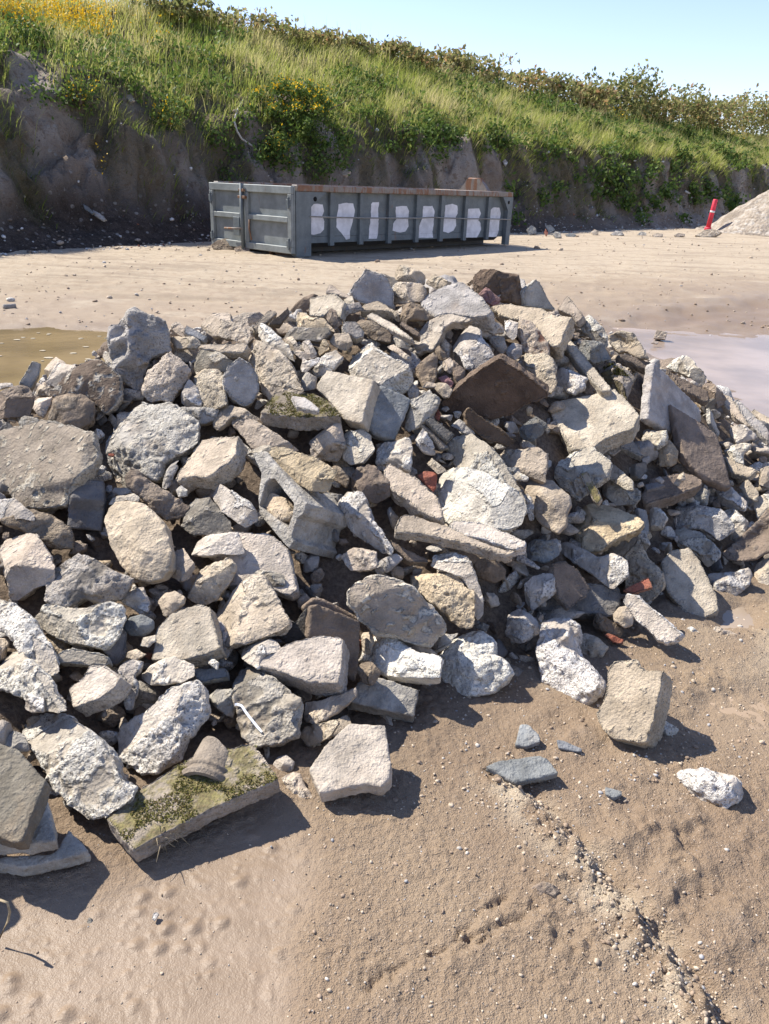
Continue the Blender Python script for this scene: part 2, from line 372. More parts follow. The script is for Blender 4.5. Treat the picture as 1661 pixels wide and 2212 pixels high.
def water(name, poly, z, col, rough, rip):
    n = NT(name); tc = n.new('ShaderNodeTexCoord'); v = tc.outputs['Object']
    c = n.mix(n.ramp(n.noise(v, 1.1, 4), .35, .65), tuple(q * .8 for q in col), tuple(q * 1.2 for q in col))
    m = n.done(c, rough, n.bump(n.noise(v, 7, 3), rip, .4), .5); n.b.inputs['IOR'].default_value = 1.33
    o = mesh_np('puddle', np.array([(*p, z) for p in poly]), [list(range(len(poly)))], m, smooth=False)
    if o.data.polygons[0].normal.z < 0: o.data.flip_normals()
    tag(o, kind='structure')
def grow(poly, k): c = poly.mean(0); return c + (poly - c) * k
water('muddy_water_olive', grow(Z_LEFT, 1.06), -.018, (.225, .165, .085), .10, .01)
water('muddy_water_grey', grow(Z_RIGHT, 1.04), -.027, (.30, .23, .175), .24, .008)
water('muddy_water_brown', grow(Z_SIDE, 1.1), -.021, (.34, .25, .165), .12, .01)
water('muddy_water_shade', grow(Z_SHADE, 1.1), -.022, (.27, .21, .15), .08, .004)

def build_foam():
    r = np.random.default_rng(19); c = Z_LEFT.mean(0); V, F = [], []
    for _ in range(40):
        p = at_z(r.uniform(0, 330), r.uniform(715, 830), -.016); n = 7; a = r.uniform(.008, .026); o = len(V)
        for z in (0, .003):
            for j in range(n): V.append((p[0] + a * r.uniform(.7, 1.1) * math.cos(j * 6.283 / n) * 1.5, p[1] + a * r.uniform(.7, 1.1) * math.sin(j * 6.283 / n), p[2] + z))
        F += [[o + n + j for j in range(n)]] + [[o + j, o + (j + 1) % n, o + n + (j + 1) % n, o + n + j] for j in range(n)]
    n = NT('puddle_foam'); o = mesh_np('foam', V, F, n.done((.40, .34, .24), .6), smooth=False); tag(o, kind='stuff')
build_foam()

# pebbles and crumbs nobody could count
def ico(sub):
    bm = bmesh.new(); bmesh.ops.create_icosphere(bm, subdivisions=sub, radius=1); V = np.array([v.co[:] for v in bm.verts]); F = np.array([[v.index for v in f.verts] for f in bm.faces]); bm.free(); return V, F
def scatter(name, bases, pos, size, mats, mi, seed, flat=.7, fattr=None, thin=(.5, .9)):
    r = np.random.default_rng(seed); VV, FF, off = [], [], 0; nF = []
    for i in range(len(pos)):
        V, F = bases[i % len(bases)]
        q = r.normal(size=4); q /= np.linalg.norm(q); w, x, y, z = q
        Rm = np.array([[1-2*(y*y+z*z), 2*(x*y-z*w), 2*(x*z+y*w)], [2*(x*y+z*w), 1-2*(x*x+z*z), 2*(y*z-x*w)], [2*(x*z-y*w), 2*(y*z+x*w), 1-2*(x*x+y*y)]])
        s = size[i] * np.array([1, r.uniform(.55, 1), r.uniform(*thin)])
        P = (V * s) @ Rm.T; P[:, 2] *= flat
        VV.append(P + pos[i]); FF.append(F + off); off += len(V); nF.append(len(F))
    o = mesh_np(name, np.vstack(VV), np.vstack(FF), None, smooth=fattr is not None)
    for m in mats: o.data.materials.append(m)
    o.data.polygons.foreach_set('material_index', np.repeat(np.asarray(mi), nF).astype(np.int32)); o.data.update()
    if fattr is not None: attr(o, 'frac', np.repeat(fattr, [len(p) for p in VV]))
    return o
def rock_bases(sub, k, seed, cut=5):
    r = np.random.default_rng(seed); out = []
    for i in range(k):
        V, F = ico(sub)
        for _ in range(cut):                       # chop flat facets
            d = r.normal(size=3); d /= np.linalg.norm(d); lim = r.uniform(.45, .8); t = V @ d; V = V - np.clip(t - lim, 0, None)[:, None] * d
        V = V * (1 + (fbm(V * 2.2 + seed + i * 9, 3) * .28)[:, None]); out.append((V, F))
    return out
def flatmat(name, c, v=.35):
    n = NT(name); tc = n.new('ShaderNodeTexCoord'); q = n.noise(tc.outputs['Object'], 60, 3)
    return n.done(n.mix(n.ramp(q, .3, .7), tuple(x * (1 - v) for x in c), tuple(x * (1 + v) for x in c)), .9)
def build_gravel():
    r = np.random.default_rng(21); px = []; sz = []
    def add(n, xs, ys, s0, s1):
        for _ in range(n): px.append((r.uniform(*xs), r.uniform(*ys))); sz.append(r.uniform(s0, s1) * (1 + 1.6 * r.random() ** 8))
    add(700, (830, 1500), (1430, 1760), .0015, .005); add(1000, (660, 1661), (1640, 2212), .0012, .0038); add(120, (0, 700), (1800, 2212), .0012, .003)
    for i in range(len(RUT) - 1):
        pass
    add(500, (1350, 1661), (1300, 1700), .002, .005); add(900, (0, 1661), (540, 720), .008, .022); add(500, (0, 1661), (500, 570), .01, .035)
    P = np.array([at_z(x, y, 0.0)[:2] for x, y in px]); sz = np.array(sz)
    t = r.random(1300); i = (t * (len(RUT) - 1)).astype(int); f = t * (len(RUT) - 1) - i
    Q = RUT[i] * (1 - f[:, None]) + RUT[i + 1] * f[:, None] + r.normal(size=(1300, 2)) * np.array([.045, .04])
    P = np.vstack([P, Q]); sz = np.append(sz, r.uniform(.0012, .0042, 1300) * (1 + 1.6 * r.random(1300) ** 6))
    z, _ = ground_h(P[:, 0], P[:, 1]); pos = np.column_stack([P, z + sz * .12])
    mats = [flatmat('gravel_tan', (.42, .34, .25)), flatmat('gravel_pale', (.46, .42, .36)), flatmat('gravel_brown', (.27, .2, .14)), flatmat('gravel_grey', (.33, .32, .31))]
    o = scatter('gravel', rock_bases(1, 10, 4), pos, sz, mats, r.choice(4, len(pos), p=[.58, .05, .30, .07]), 5); tag(o, kind='stuff')
build_gravel()
def build_fragments():
    r = np.random.default_rng(9); pos, sz = [], []
    for _ in range(2600):
        x, y = r.uniform(-3.0, 2.7), r.uniform(.9, 5.4); h = pile_h(x, y)[0]
        if h < .02: continue
        s = r.uniform(.018, .05) if r.random() < .75 else r.uniform(.05, .085)
        pos.append((x, y, h - .085 + r.uniform(-.02, .035) - s * .3)); sz.append(s)
    for _ in range(2300):
        x, y = r.uniform(-2.2, 2.0), r.uniform(1.1, 3.4); h = pile_h(x, y)[0]
        if h < .03: continue
        s = r.uniform(.014, .042); pos.append((x, y, h - .06 + r.uniform(-.03, .02) - s * .3)); sz.append(s)
    for _ in range(260):                           # larger pieces on the heap's far side
        x, y = r.uniform(-2.8, 2.6), r.uniform(3.3, 5.6); h = pile_h(x, y)[0]; e = pile_h(x, y - .25)[0]
        if h < .05 or e < h: continue
        s = r.uniform(.07, .15); pos.append((x, y, h - .04)); sz.append(s)
    mk = ['w', 't', 'g', 'b', 'k', 'd', 'y', 'r']
    ch = r.choice(8, len(pos), p=[.26, .22, .22, .10, .07, .04, .06, .03]); ch[(ch == 7) & (np.array(sz) > .03)] = 1
    o = scatter('rubble_fragments', rock_bases(3, 12, 13, 9), np.array(pos), np.array(sz), [MATS[m] for m in mk], ch, 6, .85, r.choice([0., .4, 1.], len(pos)), thin=(.22, .75))
    tag(o, kind='stuff')
build_fragments()
# ---------------------------------------------------------------- the bank
FOOT = np.array([(-24,-16),(-16,-7),(-12.2,.5),(-8.8,6.3),(-5.5,11.2),(-3.3,14.8),(-.3,18.1),(3,21),(8,26.5),(14.5,33),(24,42),(40,58),(70,90)], float)
_sl = np.concatenate([[0], np.cumsum(np.linalg.norm(np.diff(FOOT, axis=0), axis=1))])
_u = np.linspace(0, _sl[-1], 700)
_fx, _fy = np.interp(_u, _sl, FOOT[:, 0]), np.interp(_u, _sl, FOOT[:, 1])
for _ in range(60):
    _fx[1:-1] = (_fx[:-2] + 2 * _fx[1:-1] + _fx[2:]) / 4; _fy[1:-1] = (_fy[:-2] + 2 * _fy[1:-1] + _fy[2:]) / 4
FL = np.stack([_fx, _fy], 1); _tg = np.gradient(FL, axis=0); _tg /= np.linalg.norm(_tg, axis=1)[:, None]; FN = np.stack([-_tg[:, 1], _tg[:, 0]], 1)
def foot_at(s):
    return np.stack([np.interp(s, _u, FL[:, 0]), np.interp(s, _u, FL[:, 1])], -1), np.stack([np.interp(s, _u, FN[:, 0]), np.interp(s, _u, FN[:, 1])], -1)
S0, S1 = _sl[4] - 3.5, _sl[10] + 4                # the stretch the photograph looks at
def hill_z(s, t):
    Q = np.stack([s, t * .0, np.zeros_like(s)], -1)
    lip = fbm(Q * .33, 3) * .9 + fbm(np.stack([s * 1.1, t * 1.6, s * 0], -1) + 5, 4) * .55
    w = t - lip * sstep(.1, 1.2, t)
    z = np.interp(w, [-.4, 0, .35, .7, 1.0, 1.35, 1.75, 2.6, 4.2, 6.2, 9, 14, 40], [0, .0, .16, .42, 1.05, 1.72, 2.25, 2.75, 3.5, 4.42, 4.9, 5.1, 5.4])
    z = np.where(z > 2.25, 2.25 + (z - 2.25) * (1 - .30 * sstep(_sl[4] + 12, _sl[4] + 30, s)), z)
    g = sstep(.25, .9, w) * (1 - sstep(1.7, 2.4, w))   # bare face: gullies and lumps
    Q2 = np.stack([s, z * .5, t * 0], -1)
    b = g * (fbm(Q2 * np.array([1.1, 2.0, 1]) + 3, 4) * .22 + fbm(Q2 * np.array([3.6, 6, 1]) + 8, 3) * .14 + .14 * (.5 - worley(Q2 * np.array([4, 8, 1]))) + .08 * (.5 - worley(Q2 * np.array([9, 18, 1]))))
    z = z + .12 * fbm(np.stack([s, t, t * 0], -1) * .9 + 4, 3) * sstep(1.6, 3, w)
    return z, b, w
_hs, _ht = None, None
def hill_at(x, y):
    """height of the bank at world points (and s, t)"""
    P = np.stack([np.atleast_1d(x), np.atleast_1d(y)], 1)
    d = ((P[:, None] - FL[None, ::2]) ** 2).sum(2); i = d.argmin(1) * 2
    t = ((P - FL[i]) * FN[i]).sum(1); s = _u[i] + ((P - FL[i]) * _tg[i]).sum(1)
    z, b, w = hill_z(s, t); return np.where(t > 0, z + ground_base(P[:, 0], P[:, 1]), 0), s, t, w
def hit_hill(px, py):
    d = ray(px, py); d = d / np.linalg.norm(d); r = np.arange(8, 70, .06); q = EYEP + r[:, None] * d
    h, s, t, w = hill_at(q[:, 0], q[:, 1]); k = (q[:, 2] < h) & (t > 0)
    return q[np.argmax(k)] if k.any() else None
def grass_amount(s, t, w):
    Q = np.stack([s, t, s * 0], -1)
    top = sstep(1.5, 2.0, w + 1.9 * fbm(Q * np.array([.95, .22, 1]) + 2, 4) - .45 * sstep(14, 4, s - _sl[4]))
    drape = sstep(-.06, .14, fbm(Q * np.array([.75, .3, 1]) + 61, 3)) * sstep(.45, 1.1, w + .5 * fbm(Q * np.array([1.1, .4, 1]) + 15, 2)) * .85
    foot = .9 * sstep(.0, .22, fbm(np.stack([s * .35, s * 0, s * 0], -1) + 90, 2)) * sstep(26, 34, s - _sl[4]) * sstep(-.1, .2, w)
    return np.clip(np.maximum.reduce([top, drape, foot]), 0, 1)

def build_bank():
    ss = np.concatenate([np.linspace(0, S0, 40)[:-1], np.arange(S0, S1, .055), np.linspace(S1, _u[-1], 60)[1:]])
    tt = np.concatenate([np.linspace(-.5, 0, 5)[:-1], np.arange(0, 2.4, .05), np.arange(2.4, 7, .12), np.linspace(7, 60, 30)])
    S, T = np.meshgrid(ss, tt, indexing='ij'); s, t = S.ravel(), T.ravel()
    z, b, w = hill_z(s, t); P, N = foot_at(s); ga = grass_amount(s, t, w)
    xy = P + N * (t - b)[:, None]
    z = z + np.where(t < .02, -.25 * (t < -.01), 0) + ground_base(P[:, 0], P[:, 1]) - .03
    z = z + .05 * fbm(np.stack([xy[:, 0], xy[:, 1], z], 1) * 3.2, 3) * sstep(0, .5, w)
    m = len(tt); n = len(ss); i = np.arange(n - 1)[:, None] * m; j = np.arange(m - 1)[None]
    F = np.stack([i + j, i + m + j, i + m + j + 1, i + j + 1], -1).reshape(-1, 4)
    n_ = NT('bank_soil'); tc = n_.new('ShaderNodeTexCoord'); v = tc.outputs['Object']
    a = n_.noise(v, .9, 5, .62); c = n_.noise(v, 6, 5, .65); d = n_.noise(v, 30, 4, .7); g = n_.attr('grass'); lo = n_.attr('low')
    col = n_.mix(n_.ramp(a, .35, .65), (.37, .30, .235), (.52, .455, .385))
    col = n_.mix(n_.ramp(c, .52, .64, 0, .9), col, (.30, .225, .165))
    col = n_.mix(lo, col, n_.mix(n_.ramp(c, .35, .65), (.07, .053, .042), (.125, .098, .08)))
    col = n_.mix(n_.ramp(d, .6, .7, 0, .75), col, (.43, .40, .35)); col = n_.mix(n_.ramp(d, .42, .32, 0, .6), col, (.09, .07, .055))
    vc = n_.new('ShaderNodeTexVoronoi'); n_.put(vc.inputs['Vector'], v); vc.inputs['Scale'].default_value = 6
    col = n_.mix(n_.ramp(vc.outputs['Distance'], .22, .16, 0, .8), col, n_.mix(n_.ramp(c, .4, .6), (.2, .17, .15), (.5, .47, .42)))
    col = n_.mix(n_.math('MULTIPLY', g, .9), col, n_.mix(n_.ramp(c, .35, .65), (.06, .055, .02), (.15, .125, .06)))
    e_ = n_.noise(v, 95, 4, .7); col = n_.mix(n_.ramp(e_, .56, .68, 0, .55), col, n_.mix(.5, col, (.6, .55, .48))); col = n_.mix(n_.ramp(e_, .44, .32, 0, .6), col, n_.mix(.65, col, (.06, .045, .035)))
    h = n_.math('ADD', n_.math('MULTIPLY', c, .8), n_.math('ADD', n_.math('MULTIPLY', d, .45), n_.math('MULTIPLY', e_, .16)))
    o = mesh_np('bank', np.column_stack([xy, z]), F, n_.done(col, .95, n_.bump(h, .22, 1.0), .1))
    if np.mean([p.normal.z for p in list(o.data.polygons)[::997]]) < 0: o.data.flip_normals()
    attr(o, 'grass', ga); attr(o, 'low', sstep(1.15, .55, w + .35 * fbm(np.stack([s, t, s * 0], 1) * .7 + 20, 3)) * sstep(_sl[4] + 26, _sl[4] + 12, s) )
    tag(o, kind='structure')
build_bank()

def leafmat(name, cols, trans=.35, rough=.6):
    """foliage: colour picked along a ramp by the blade's own attribute"""
    n = NT(name); f = n.attr('tone'); r = n.new('ShaderNodeValToRGB'); n.put(r.inputs[0], f)
    el = r.color_ramp.elements
    while len(el) < len(cols): el.new(.5)
    for i, c in enumerate(cols): el[i].position = i / (len(cols) - 1); el[i].color = (*c, 1)
    n.done(r.outputs[0], rough, None, .2)
    tr = n.new('ShaderNodeBsdfTranslucent'); n.put(tr.inputs[0], r.outputs[0])
    mx = n.new('ShaderNodeMixShader'); mx.inputs[0].default_value = trans
    n.put(mx.inputs[1], n.b.outputs[0]); n.put(mx.inputs[2], tr.outputs[0]); n.put(n.out.inputs[0], mx.outputs[0]); return n.m
M_GRASS = leafmat('grass_blades', [(.055,.08,.02), (.13,.19,.035), (.255,.31,.06), (.40,.415,.11), (.55,.48,.25)], .5)
M_LEAF = leafmat('green_leaves', [(.04,.07,.018), (.08,.135,.028), (.14,.21,.045), (.22,.26,.065)], .4)
M_SHRUB = leafmat('shrub_leaves', [(.10,.12,.04), (.18,.20,.065), (.28,.27,.10), (.36,.28,.13), (.38,.21,.10)], .5)
M_YELLOW = leafmat('yellow_petals', [(.62,.36,.012), (.80,.55,.03)], .3)
M_WHITEP = leafmat('white_petals', [(.6,.6,.52), (.8,.8,.74)], .3)
M_STEM = flatmat('dry_stem', (.30, .24, .15)); M_TWIG = flatmat('twig_brown', (.13, .10, .075))

def blades(name, base, hgt, wid, lean, tone, mat, parent=None, loc=None, r=None):
    n = len(base); r = r or np.random.default_rng(3); a = r.uniform(0, 2 * math.pi, n)
    side = np.stack([np.cos(a), np.sin(a), np.zeros(n)], 1) * wid[:, None]
    mid = base + np.column_stack([lean * .35, hgt * .6]); tip = base + np.column_stack([lean, hgt])
    V = np.stack([base - side, base + side, mid - side * .75, mid + side * .75, tip], 1).reshape(-1, 3)
    k = np.arange(n)[:, None] * 5
    F = np.concatenate([k + np.array([[0, 1, 3]]), k + np.array([[0, 3, 2]]), k + np.array([[2, 3, 4]])], 0)
    if loc is not None: V = V - np.asarray(loc)
    o = mesh_np(name, V, F, mat, parent, smooth=False, loc=loc); attr(o, 'tone', np.repeat(tone, 5)); return o
def leaves(name, cen, size, tone, mat, parent=None, loc=None, r=None, up=.4):
    n = len(cen); r = r or np.random.default_rng(4)
    a = r.normal(size=(n, 3)); a /= np.linalg.norm(a, axis=1)[:, None]
    b = np.cross(a, r.normal(size=(n, 3)) + np.array([0, 0, up])); b /= np.linalg.norm(b, axis=1)[:, None]
    s = size[:, None]
    V = np.stack([cen - a * s, cen + b * s * .55, cen + a * s, cen - b * s * .55], 1).reshape(-1, 3)
    F = np.arange(n)[:, None] * 4 + np.array([[0, 1, 2, 3]])
    if loc is not None: V = V - np.asarray(loc)
    o = mesh_np(name, V, F, mat, parent, smooth=False, loc=loc); attr(o, 'tone', np.repeat(tone, 4)); return o

def build_grass():
    r = np.random.default_rng(31); B, H, Wd, Ln, Tn = [], [], [], [], []
    need = 130000; s = r.uniform(S0, S1, need * 3); t = r.uniform(.2, 8.5, need * 3) ** 1
    z, b, w = hill_z(s, t); g = grass_amount(s, t, w)
    clump = .35 + .65 * sstep(-.25, .2, fbm(np.stack([s * 2.2, t * 2.2, s * 0], 1), 2))
    dens = g * clump * np.where(w < 1.25, .7, 1) * np.clip(1.3 - (s - S0) / (S1 - S0) * .65, .4, 1.2)
    k = r.random(len(s)) < dens; k[np.where(k)[0][need:]] = False
    s, t, w, g, b, z = (q[k] for q in (s, t, w, g, b, z)); P, N = foot_at(s); xy = P + N * (t - b)[:, None]
    base = np.column_stack([xy, z + ground_base(P[:, 0], P[:, 1]) - .05]); n = len(s)
    patch = fbm(np.stack([s * .55, t * .9, s * 0], 1) + 13, 4) * 1.25
    up = sstep(1.2, 2.2, w)
    hgt = (.11 + .22 * r.random(n) ** 1.5) * (.75 + .5 * up) * (1 + .5 * patch)
    lean = (N * -1)[:, :] * (hgt * (.25 + .5 * (1 - up)))[:, None] + r.normal(size=(n, 2)) * (hgt * .3)[:, None] + np.array([.10, -.02]) * hgt[:, None]
    hgt = hgt * np.where(w < 1.3, .75, 1)
    dist = np.hypot(xy[:, 0], xy[:, 1])
    wid = (.0035 + .0045 * r.random(n)) * np.clip(dist / 16, .8, 2.2)
    tone = np.clip(.41 + .5 * patch + .26 * up + .13 * r.normal(size=n) + (r.random(n) < .10) * .4 - .15 * (w < 1.2), 0, 1)  # tone holds grass hue plus shade painted into dark and low clumps
    tag(blades('grass', base, hgt, wid, lean, tone, M_GRASS, r=r), kind='stuff')
    # tall dry stalks standing out of the grass
    k = r.random(n) < np.where(w > 1.5, .012, .002); m = k.sum()
    h2 = r.uniform(.5, 1.0, m)
    tag(blades('dry_stalks', base[k], h2, np.full(m, .005) * np.clip(dist[k] / 18, .8, 2), r.normal(size=(m, 2)) * .12, np.clip(.85 + .1 * r.normal(size=m), 0, 1), M_GRASS, r=r), kind='stuff')
build_grass()

def clumps_on_bank(name, mat, spots, per, size, rise, seed, spread):
    r = np.random.default_rng(seed); C, Sz = [], []
    for (px, py, rad, k) in spots:
        for _ in range(k):
            p = hit_hill(px + r.normal() * rad[0], py + r.normal() * rad[1])
            if p is None: continue
            h = rise * r.uniform(.5, 1.3)
            q = p + np.array([0, 0, h * .5]) + r.normal(size=(per, 3)) * np.array([spread, spread, h * .45]); C.append(q); Sz.append(r.uniform(.6, 1.3, per) * size * np.clip(np.linalg.norm(p) / 18, .8, 1.7))
    C = np.vstack(C); Sz = np.concatenate(Sz)
    o = leaves(name, C, Sz, np.clip(r.normal(.5, .25, len(C)), 0, 1), mat, r=r); tag(o, kind='stuff')
clumps_on_bank('undergrowth', M_LEAF, [(1450,300,(75,28),75), (1380,270,(70,25),55), (1290,240,(60,25),35), (1560,320,(50,25),45), (1330,390,(35,30),26), (1400,440,(60,25),18), (1200,215,(70,20),25), (1100,200,(60,30),20),
    (60,110,(60,30),12), (200,140,(50,25),14), (120,215,(20,15),4), (310,185,(40,25),8), (450,130,(60,30),12), (1010,270,(50,25),14), (1600,440,(50,15),16), (860,175,(70,25),10), (600,330,(60,30),26), (700,310,(25,40),18), (1000,320,(90,22),14), (1180,330,(80,30),20), (1150,430,(50,25),8), (400,205,(40,20),10), (800,215,(60,20),14), (480,330,(15,40),6), (900,300,(30,30),10)], 70, .045, .28, 41, .15)
clumps_on_bank('yellow_wildflowers', M_YELLOW, [(30,40,(40,16),60), (95,50,(40,14),60), (160,66,(40,15),55), (205,80,(18,9),22), (1540,278,(22,10),16), (1490,262,(25,9),8), (1330,255,(10,10),5), (1420,240,(40,15),6), (1590,300,(20,12),6), (215,385,(6,5),1), (330,90,(20,10),3)], 16, .026, .55, 43, .11)
clumps_on_bank('white_wildflowers', M_WHITEP, [(548,350,(12,12),4), (1330,425,(40,20),5), (690,150,(60,30),4), (250,170,(60,40),5), (1480,415,(30,20),4), (1600,430,(30,20),4)], 4, .018, .05, 44, .12)

def tube(P, rad, k=6):
    """tapered tube along points; returns verts, faces"""
    P = np.asarray(P, float); rad = np.broadcast_to(rad, len(P)); V, F = [], []
    for i, p in enumerate(P):
        d = P[min(i + 1, len(P) - 1)] - P[max(i - 1, 0)]; d /= np.linalg.norm(d) + 1e-9
        a = np.cross(d, [0, 0, 1.]) if abs(d[2]) < .9 else np.cross(d, [1., 0, 0]); a /= np.linalg.norm(a); b = np.cross(d, a)
        for j in range(k):
            q = 2 * math.pi * j / k; V.append(p + rad[i] * (math.cos(q) * a + math.sin(q) * b))
    for i in range(len(P) - 1):
        for j in range(k): F.append([i * k + j, i * k + (j + 1) % k, (i + 1) * k + (j + 1) % k, (i + 1) * k + j])
    F += [list(range(k))[::-1], [(len(P) - 1) * k + j for j in range(k)]]
    return V, F
def merge(parts):
    V, F = [], []
    for v, f in parts:
        o = len(V); V += [tuple(q) for q in v]; F += [[i + o for i in g] for g in f]
    return V, F
def empty(name, loc, rz=0., label=None, cat=None, group=None):
    o = link(bpy.data.objects.new(name, None)); o.location = loc; o.rotation_euler = (0, 0, rz); o.empty_display_size = .2
    return tag(o, label, cat, group, 'thing')

def shrub(name, base, width, height, label, cat, seed, mat, nleaf, lsize, group, tonec=.45, gaps=.5):
    r = np.random.default_rng(seed); root = empty(name, base, 0, label, cat, group); tubes, tips = [], []
    for i in range(7):
        a = r.uniform(0, 6.28); k = r.uniform(.15, .5) * width
        top = np.array([math.cos(a) * k, math.sin(a) * k, height * r.uniform(.55, .98)]); mid = top * np.array([.45, .45, .55]) + r.normal(size=3) * .05 * height
        tubes.append(tube([(0, 0, -.1), mid, top], [.018, .012, .005], 5)); tips.append(top)
        for _ in range(4):
            t2 = mid + (top - mid) * r.uniform(.2, 1) + r.normal(size=3) * np.array([width * .22, width * .22, height * .14]); tubes.append(tube([mid + (top - mid) * .3, t2], [.008, .003], 4)); tips.append(t2)
    mesh_np('stem', *merge(tubes), M_TWIG, root)
    tips = np.array(tips); c = tips[r.integers(0, len(tips), nleaf)] + r.normal(size=(nleaf, 3)) * np.array([width * .11, width * .11, height * .09])
    c[:, 2] = np.abs(c[:, 2]) + .04 * height
    low = r.random(nleaf) < .3; c[low] = np.column_stack([r.normal(size=(low.sum(), 2)) * width * .28, r.uniform(.05, .5, low.sum()) * height])
    fol = leaves('foliage', c, r.uniform(.6, 1.3, nleaf) * lsize, np.clip(r.normal(tonec, .22, nleaf), 0, 1), mat, root, r=r)
    return root

SKYLINE = [ # x, top y, half width, label
 (385,-14,55,'dark leafy bush at the very top of the bank beside the yellow flowers'), (545,12,42,'thin twiggy tree reaching into the sky above the flowering bush'),
 (470,30,40,'bush on the bank top between the dark leafy bush and twiggy tree'), (620,42,42,'skyline bush just past the thin twiggy tree'),
 (690,58,40,'skyline bush straight above the yellow flowering bush'), (755,62,42,'rounded skyline bush with reddish leaves above the skip'),
 (825,80,38,'skyline bush above the middle of the skip'), (900,92,40,'low skyline bush above the skip\'s fourth white patch'),
 (975,84,34,'spiky skyline bush above the bare light soil of the bank'), (1045,108,40,'skyline bush above the skip\'s far end'),
 (1120,126,42,'skyline bush beyond the end of the skip'), (1195,148,40,'yellowish skyline bush before the tall dark shrub'),
 (1335,146,58,'tallest dark shrub with an open top on the skyline'), (1260,170,40,'low bush tucked under the tallest dark skyline shrub'),
 (1470,176,62,'broad green brown shrub on the skyline next to the tallest dark one'), (1410,190,34,'small bush squeezed between the two big skyline shrubs'),
 (1535,212,40,'shrub on the skyline leaning from the broad shrub toward the gravel heap'), (1610,196,48,'grey green shrub on the skyline above the red and white post'),
 (1668,196,44,'last skyline shrub, cut by the picture\'s edge above the gravel heap')]
def at_bank_top(px, t_goal=6.4):
    d = ray(px, 200); d = d[:2] / np.linalg.norm(d[:2]); r = np.arange(10, 75, .1); q = r[:, None] * d; h, s, t, w = hill_at(q[:, 0], q[:, 1])
    i = np.argmax(w > t_goal); return np.array([q[i, 0], q[i, 1], h[i]])
for i, (px, top, hw, lab) in enumerate(SKYLINE):
    p = at_bank_top(px); dd = np.linalg.norm(p[:2]); d = ray(px, top); zt = EYE + d[2] / np.linalg.norm(d[:2]) * dd
    hgt = max(.35, (zt - p[2]) * (.72 if i < 12 else .82)); dark = i in (0, 12); thin = i == 1
    shrub('shrub', p, 2.2 * hw / FPX * dd, hgt, lab, 'tree' if thin else 'shrub', 100 + i, M_SHRUB, 350 if thin else int(900 + 600 * (i > 11) + 900 * (hw > 50)), .06 * np.clip(dd / 22, .9, 1.6), 'shrubs along the top of the bank', .3 if dark else .5 + .06 * math.sin(i * 2.1))
# the bush with yellow flowers on the bank's face
p = hit_hill(635, 262); r_ = np.random.default_rng(77)
fb = empty('flowering_bush', p, 0, 'dense green bush covered in yellow flowers on the bank above the skip', 'bush'); dd = np.linalg.norm(p[:2])
def on_px(pts, dist):                             # pixels -> points at a given ground distance
    out = []
    for x, y in pts: d = ray(x, y); out.append(EYEP + d * (dist / np.linalg.norm(d[:2])))
    return np.array(out)
n = 6500; LB = np.array([(556,205,26),(600,190,30),(640,196,36),(688,206,30),(640,238,42),(590,240,32),(682,240,32),(706,226,16),(660,270,30),(545,235,18),(612,175,14),(668,180,16)], float)
k = r_.choice(len(LB), n, p=LB[:, 2] ** 2 / (LB[:, 2] ** 2).sum()); ang = r_.uniform(0, 6.28, n); rad = np.abs(r_.normal(size=n)) * .55; PX = LB[k, 0] + LB[k, 2] * rad * np.cos(ang); PY = LB[k, 1] + LB[k, 2] * rad * np.sin(ang); rad = np.clip(rad, 0, 1)
pts = on_px(np.column_stack([PX, PY]), dd) ; back = np.array([p[0], p[1], 0]) / dd
pts += back * ((.25 - .9 * (1 - rad ** 2) * r_.random(n)) + (222 - PY) / FPX * dd * .8)[:, None]
leaves('foliage', pts - p, r_.uniform(.02, .045, n), np.clip(r_.normal(.5, .25, n), 0, 1), M_LEAF, fb, r=r_)
k = (r_.random(n) < .17) & (PY < 250); q = pts[k] - back * .06 + [0, 0, .03]
fl = leaves('flower', q - p, r_.uniform(.018, .034, k.sum()), r_.random(k.sum()), M_YELLOW, fb, r=r_); tag(fl, kind='stuff')
mesh_np('stem', *merge([tube([(0, 0, -.1), r_.normal(size=3) * np.array([.5, .2, 0]) + [0, .1, .5]], [.015, .005], 5) for _ in range(9)]), M_TWIG, fb)
for i, (px, py, lab) in enumerate([(600,335,'small yellow flowering plant low on the bank above the door end of the skip'), (365,268,'small yellow flowering plant on the shaded bare bank'), (182,222,'little yellow flowered plant left of the plank on the bank')]):
    p = hit_hill(px, py); root = empty('flowering_plant', p, 0, lab, 'plant', 'small yellow flowering plants on the bank'); r_ = np.random.default_rng(200 + i); m = 420
    c = r_.normal(size=(m, 3)) * [.16, .12, .14] + [0, -.12, .16]
    leaves('foliage', c, r_.uniform(.02, .045, m), r_.random(m), M_LEAF, root, r=r_); k = r_.random(m) < .13
    tag(leaves('flower', c[k] + [0, -.04, .05], r_.uniform(.018, .03, k.sum()), r_.random(k.sum()), M_YELLOW, root, r=r_), kind='stuff')
    mesh_np('stem', *merge([tube([(0, 0, -.05), c[j]], [.006, .003], 4) for j in range(12)]), M_STEM, root)

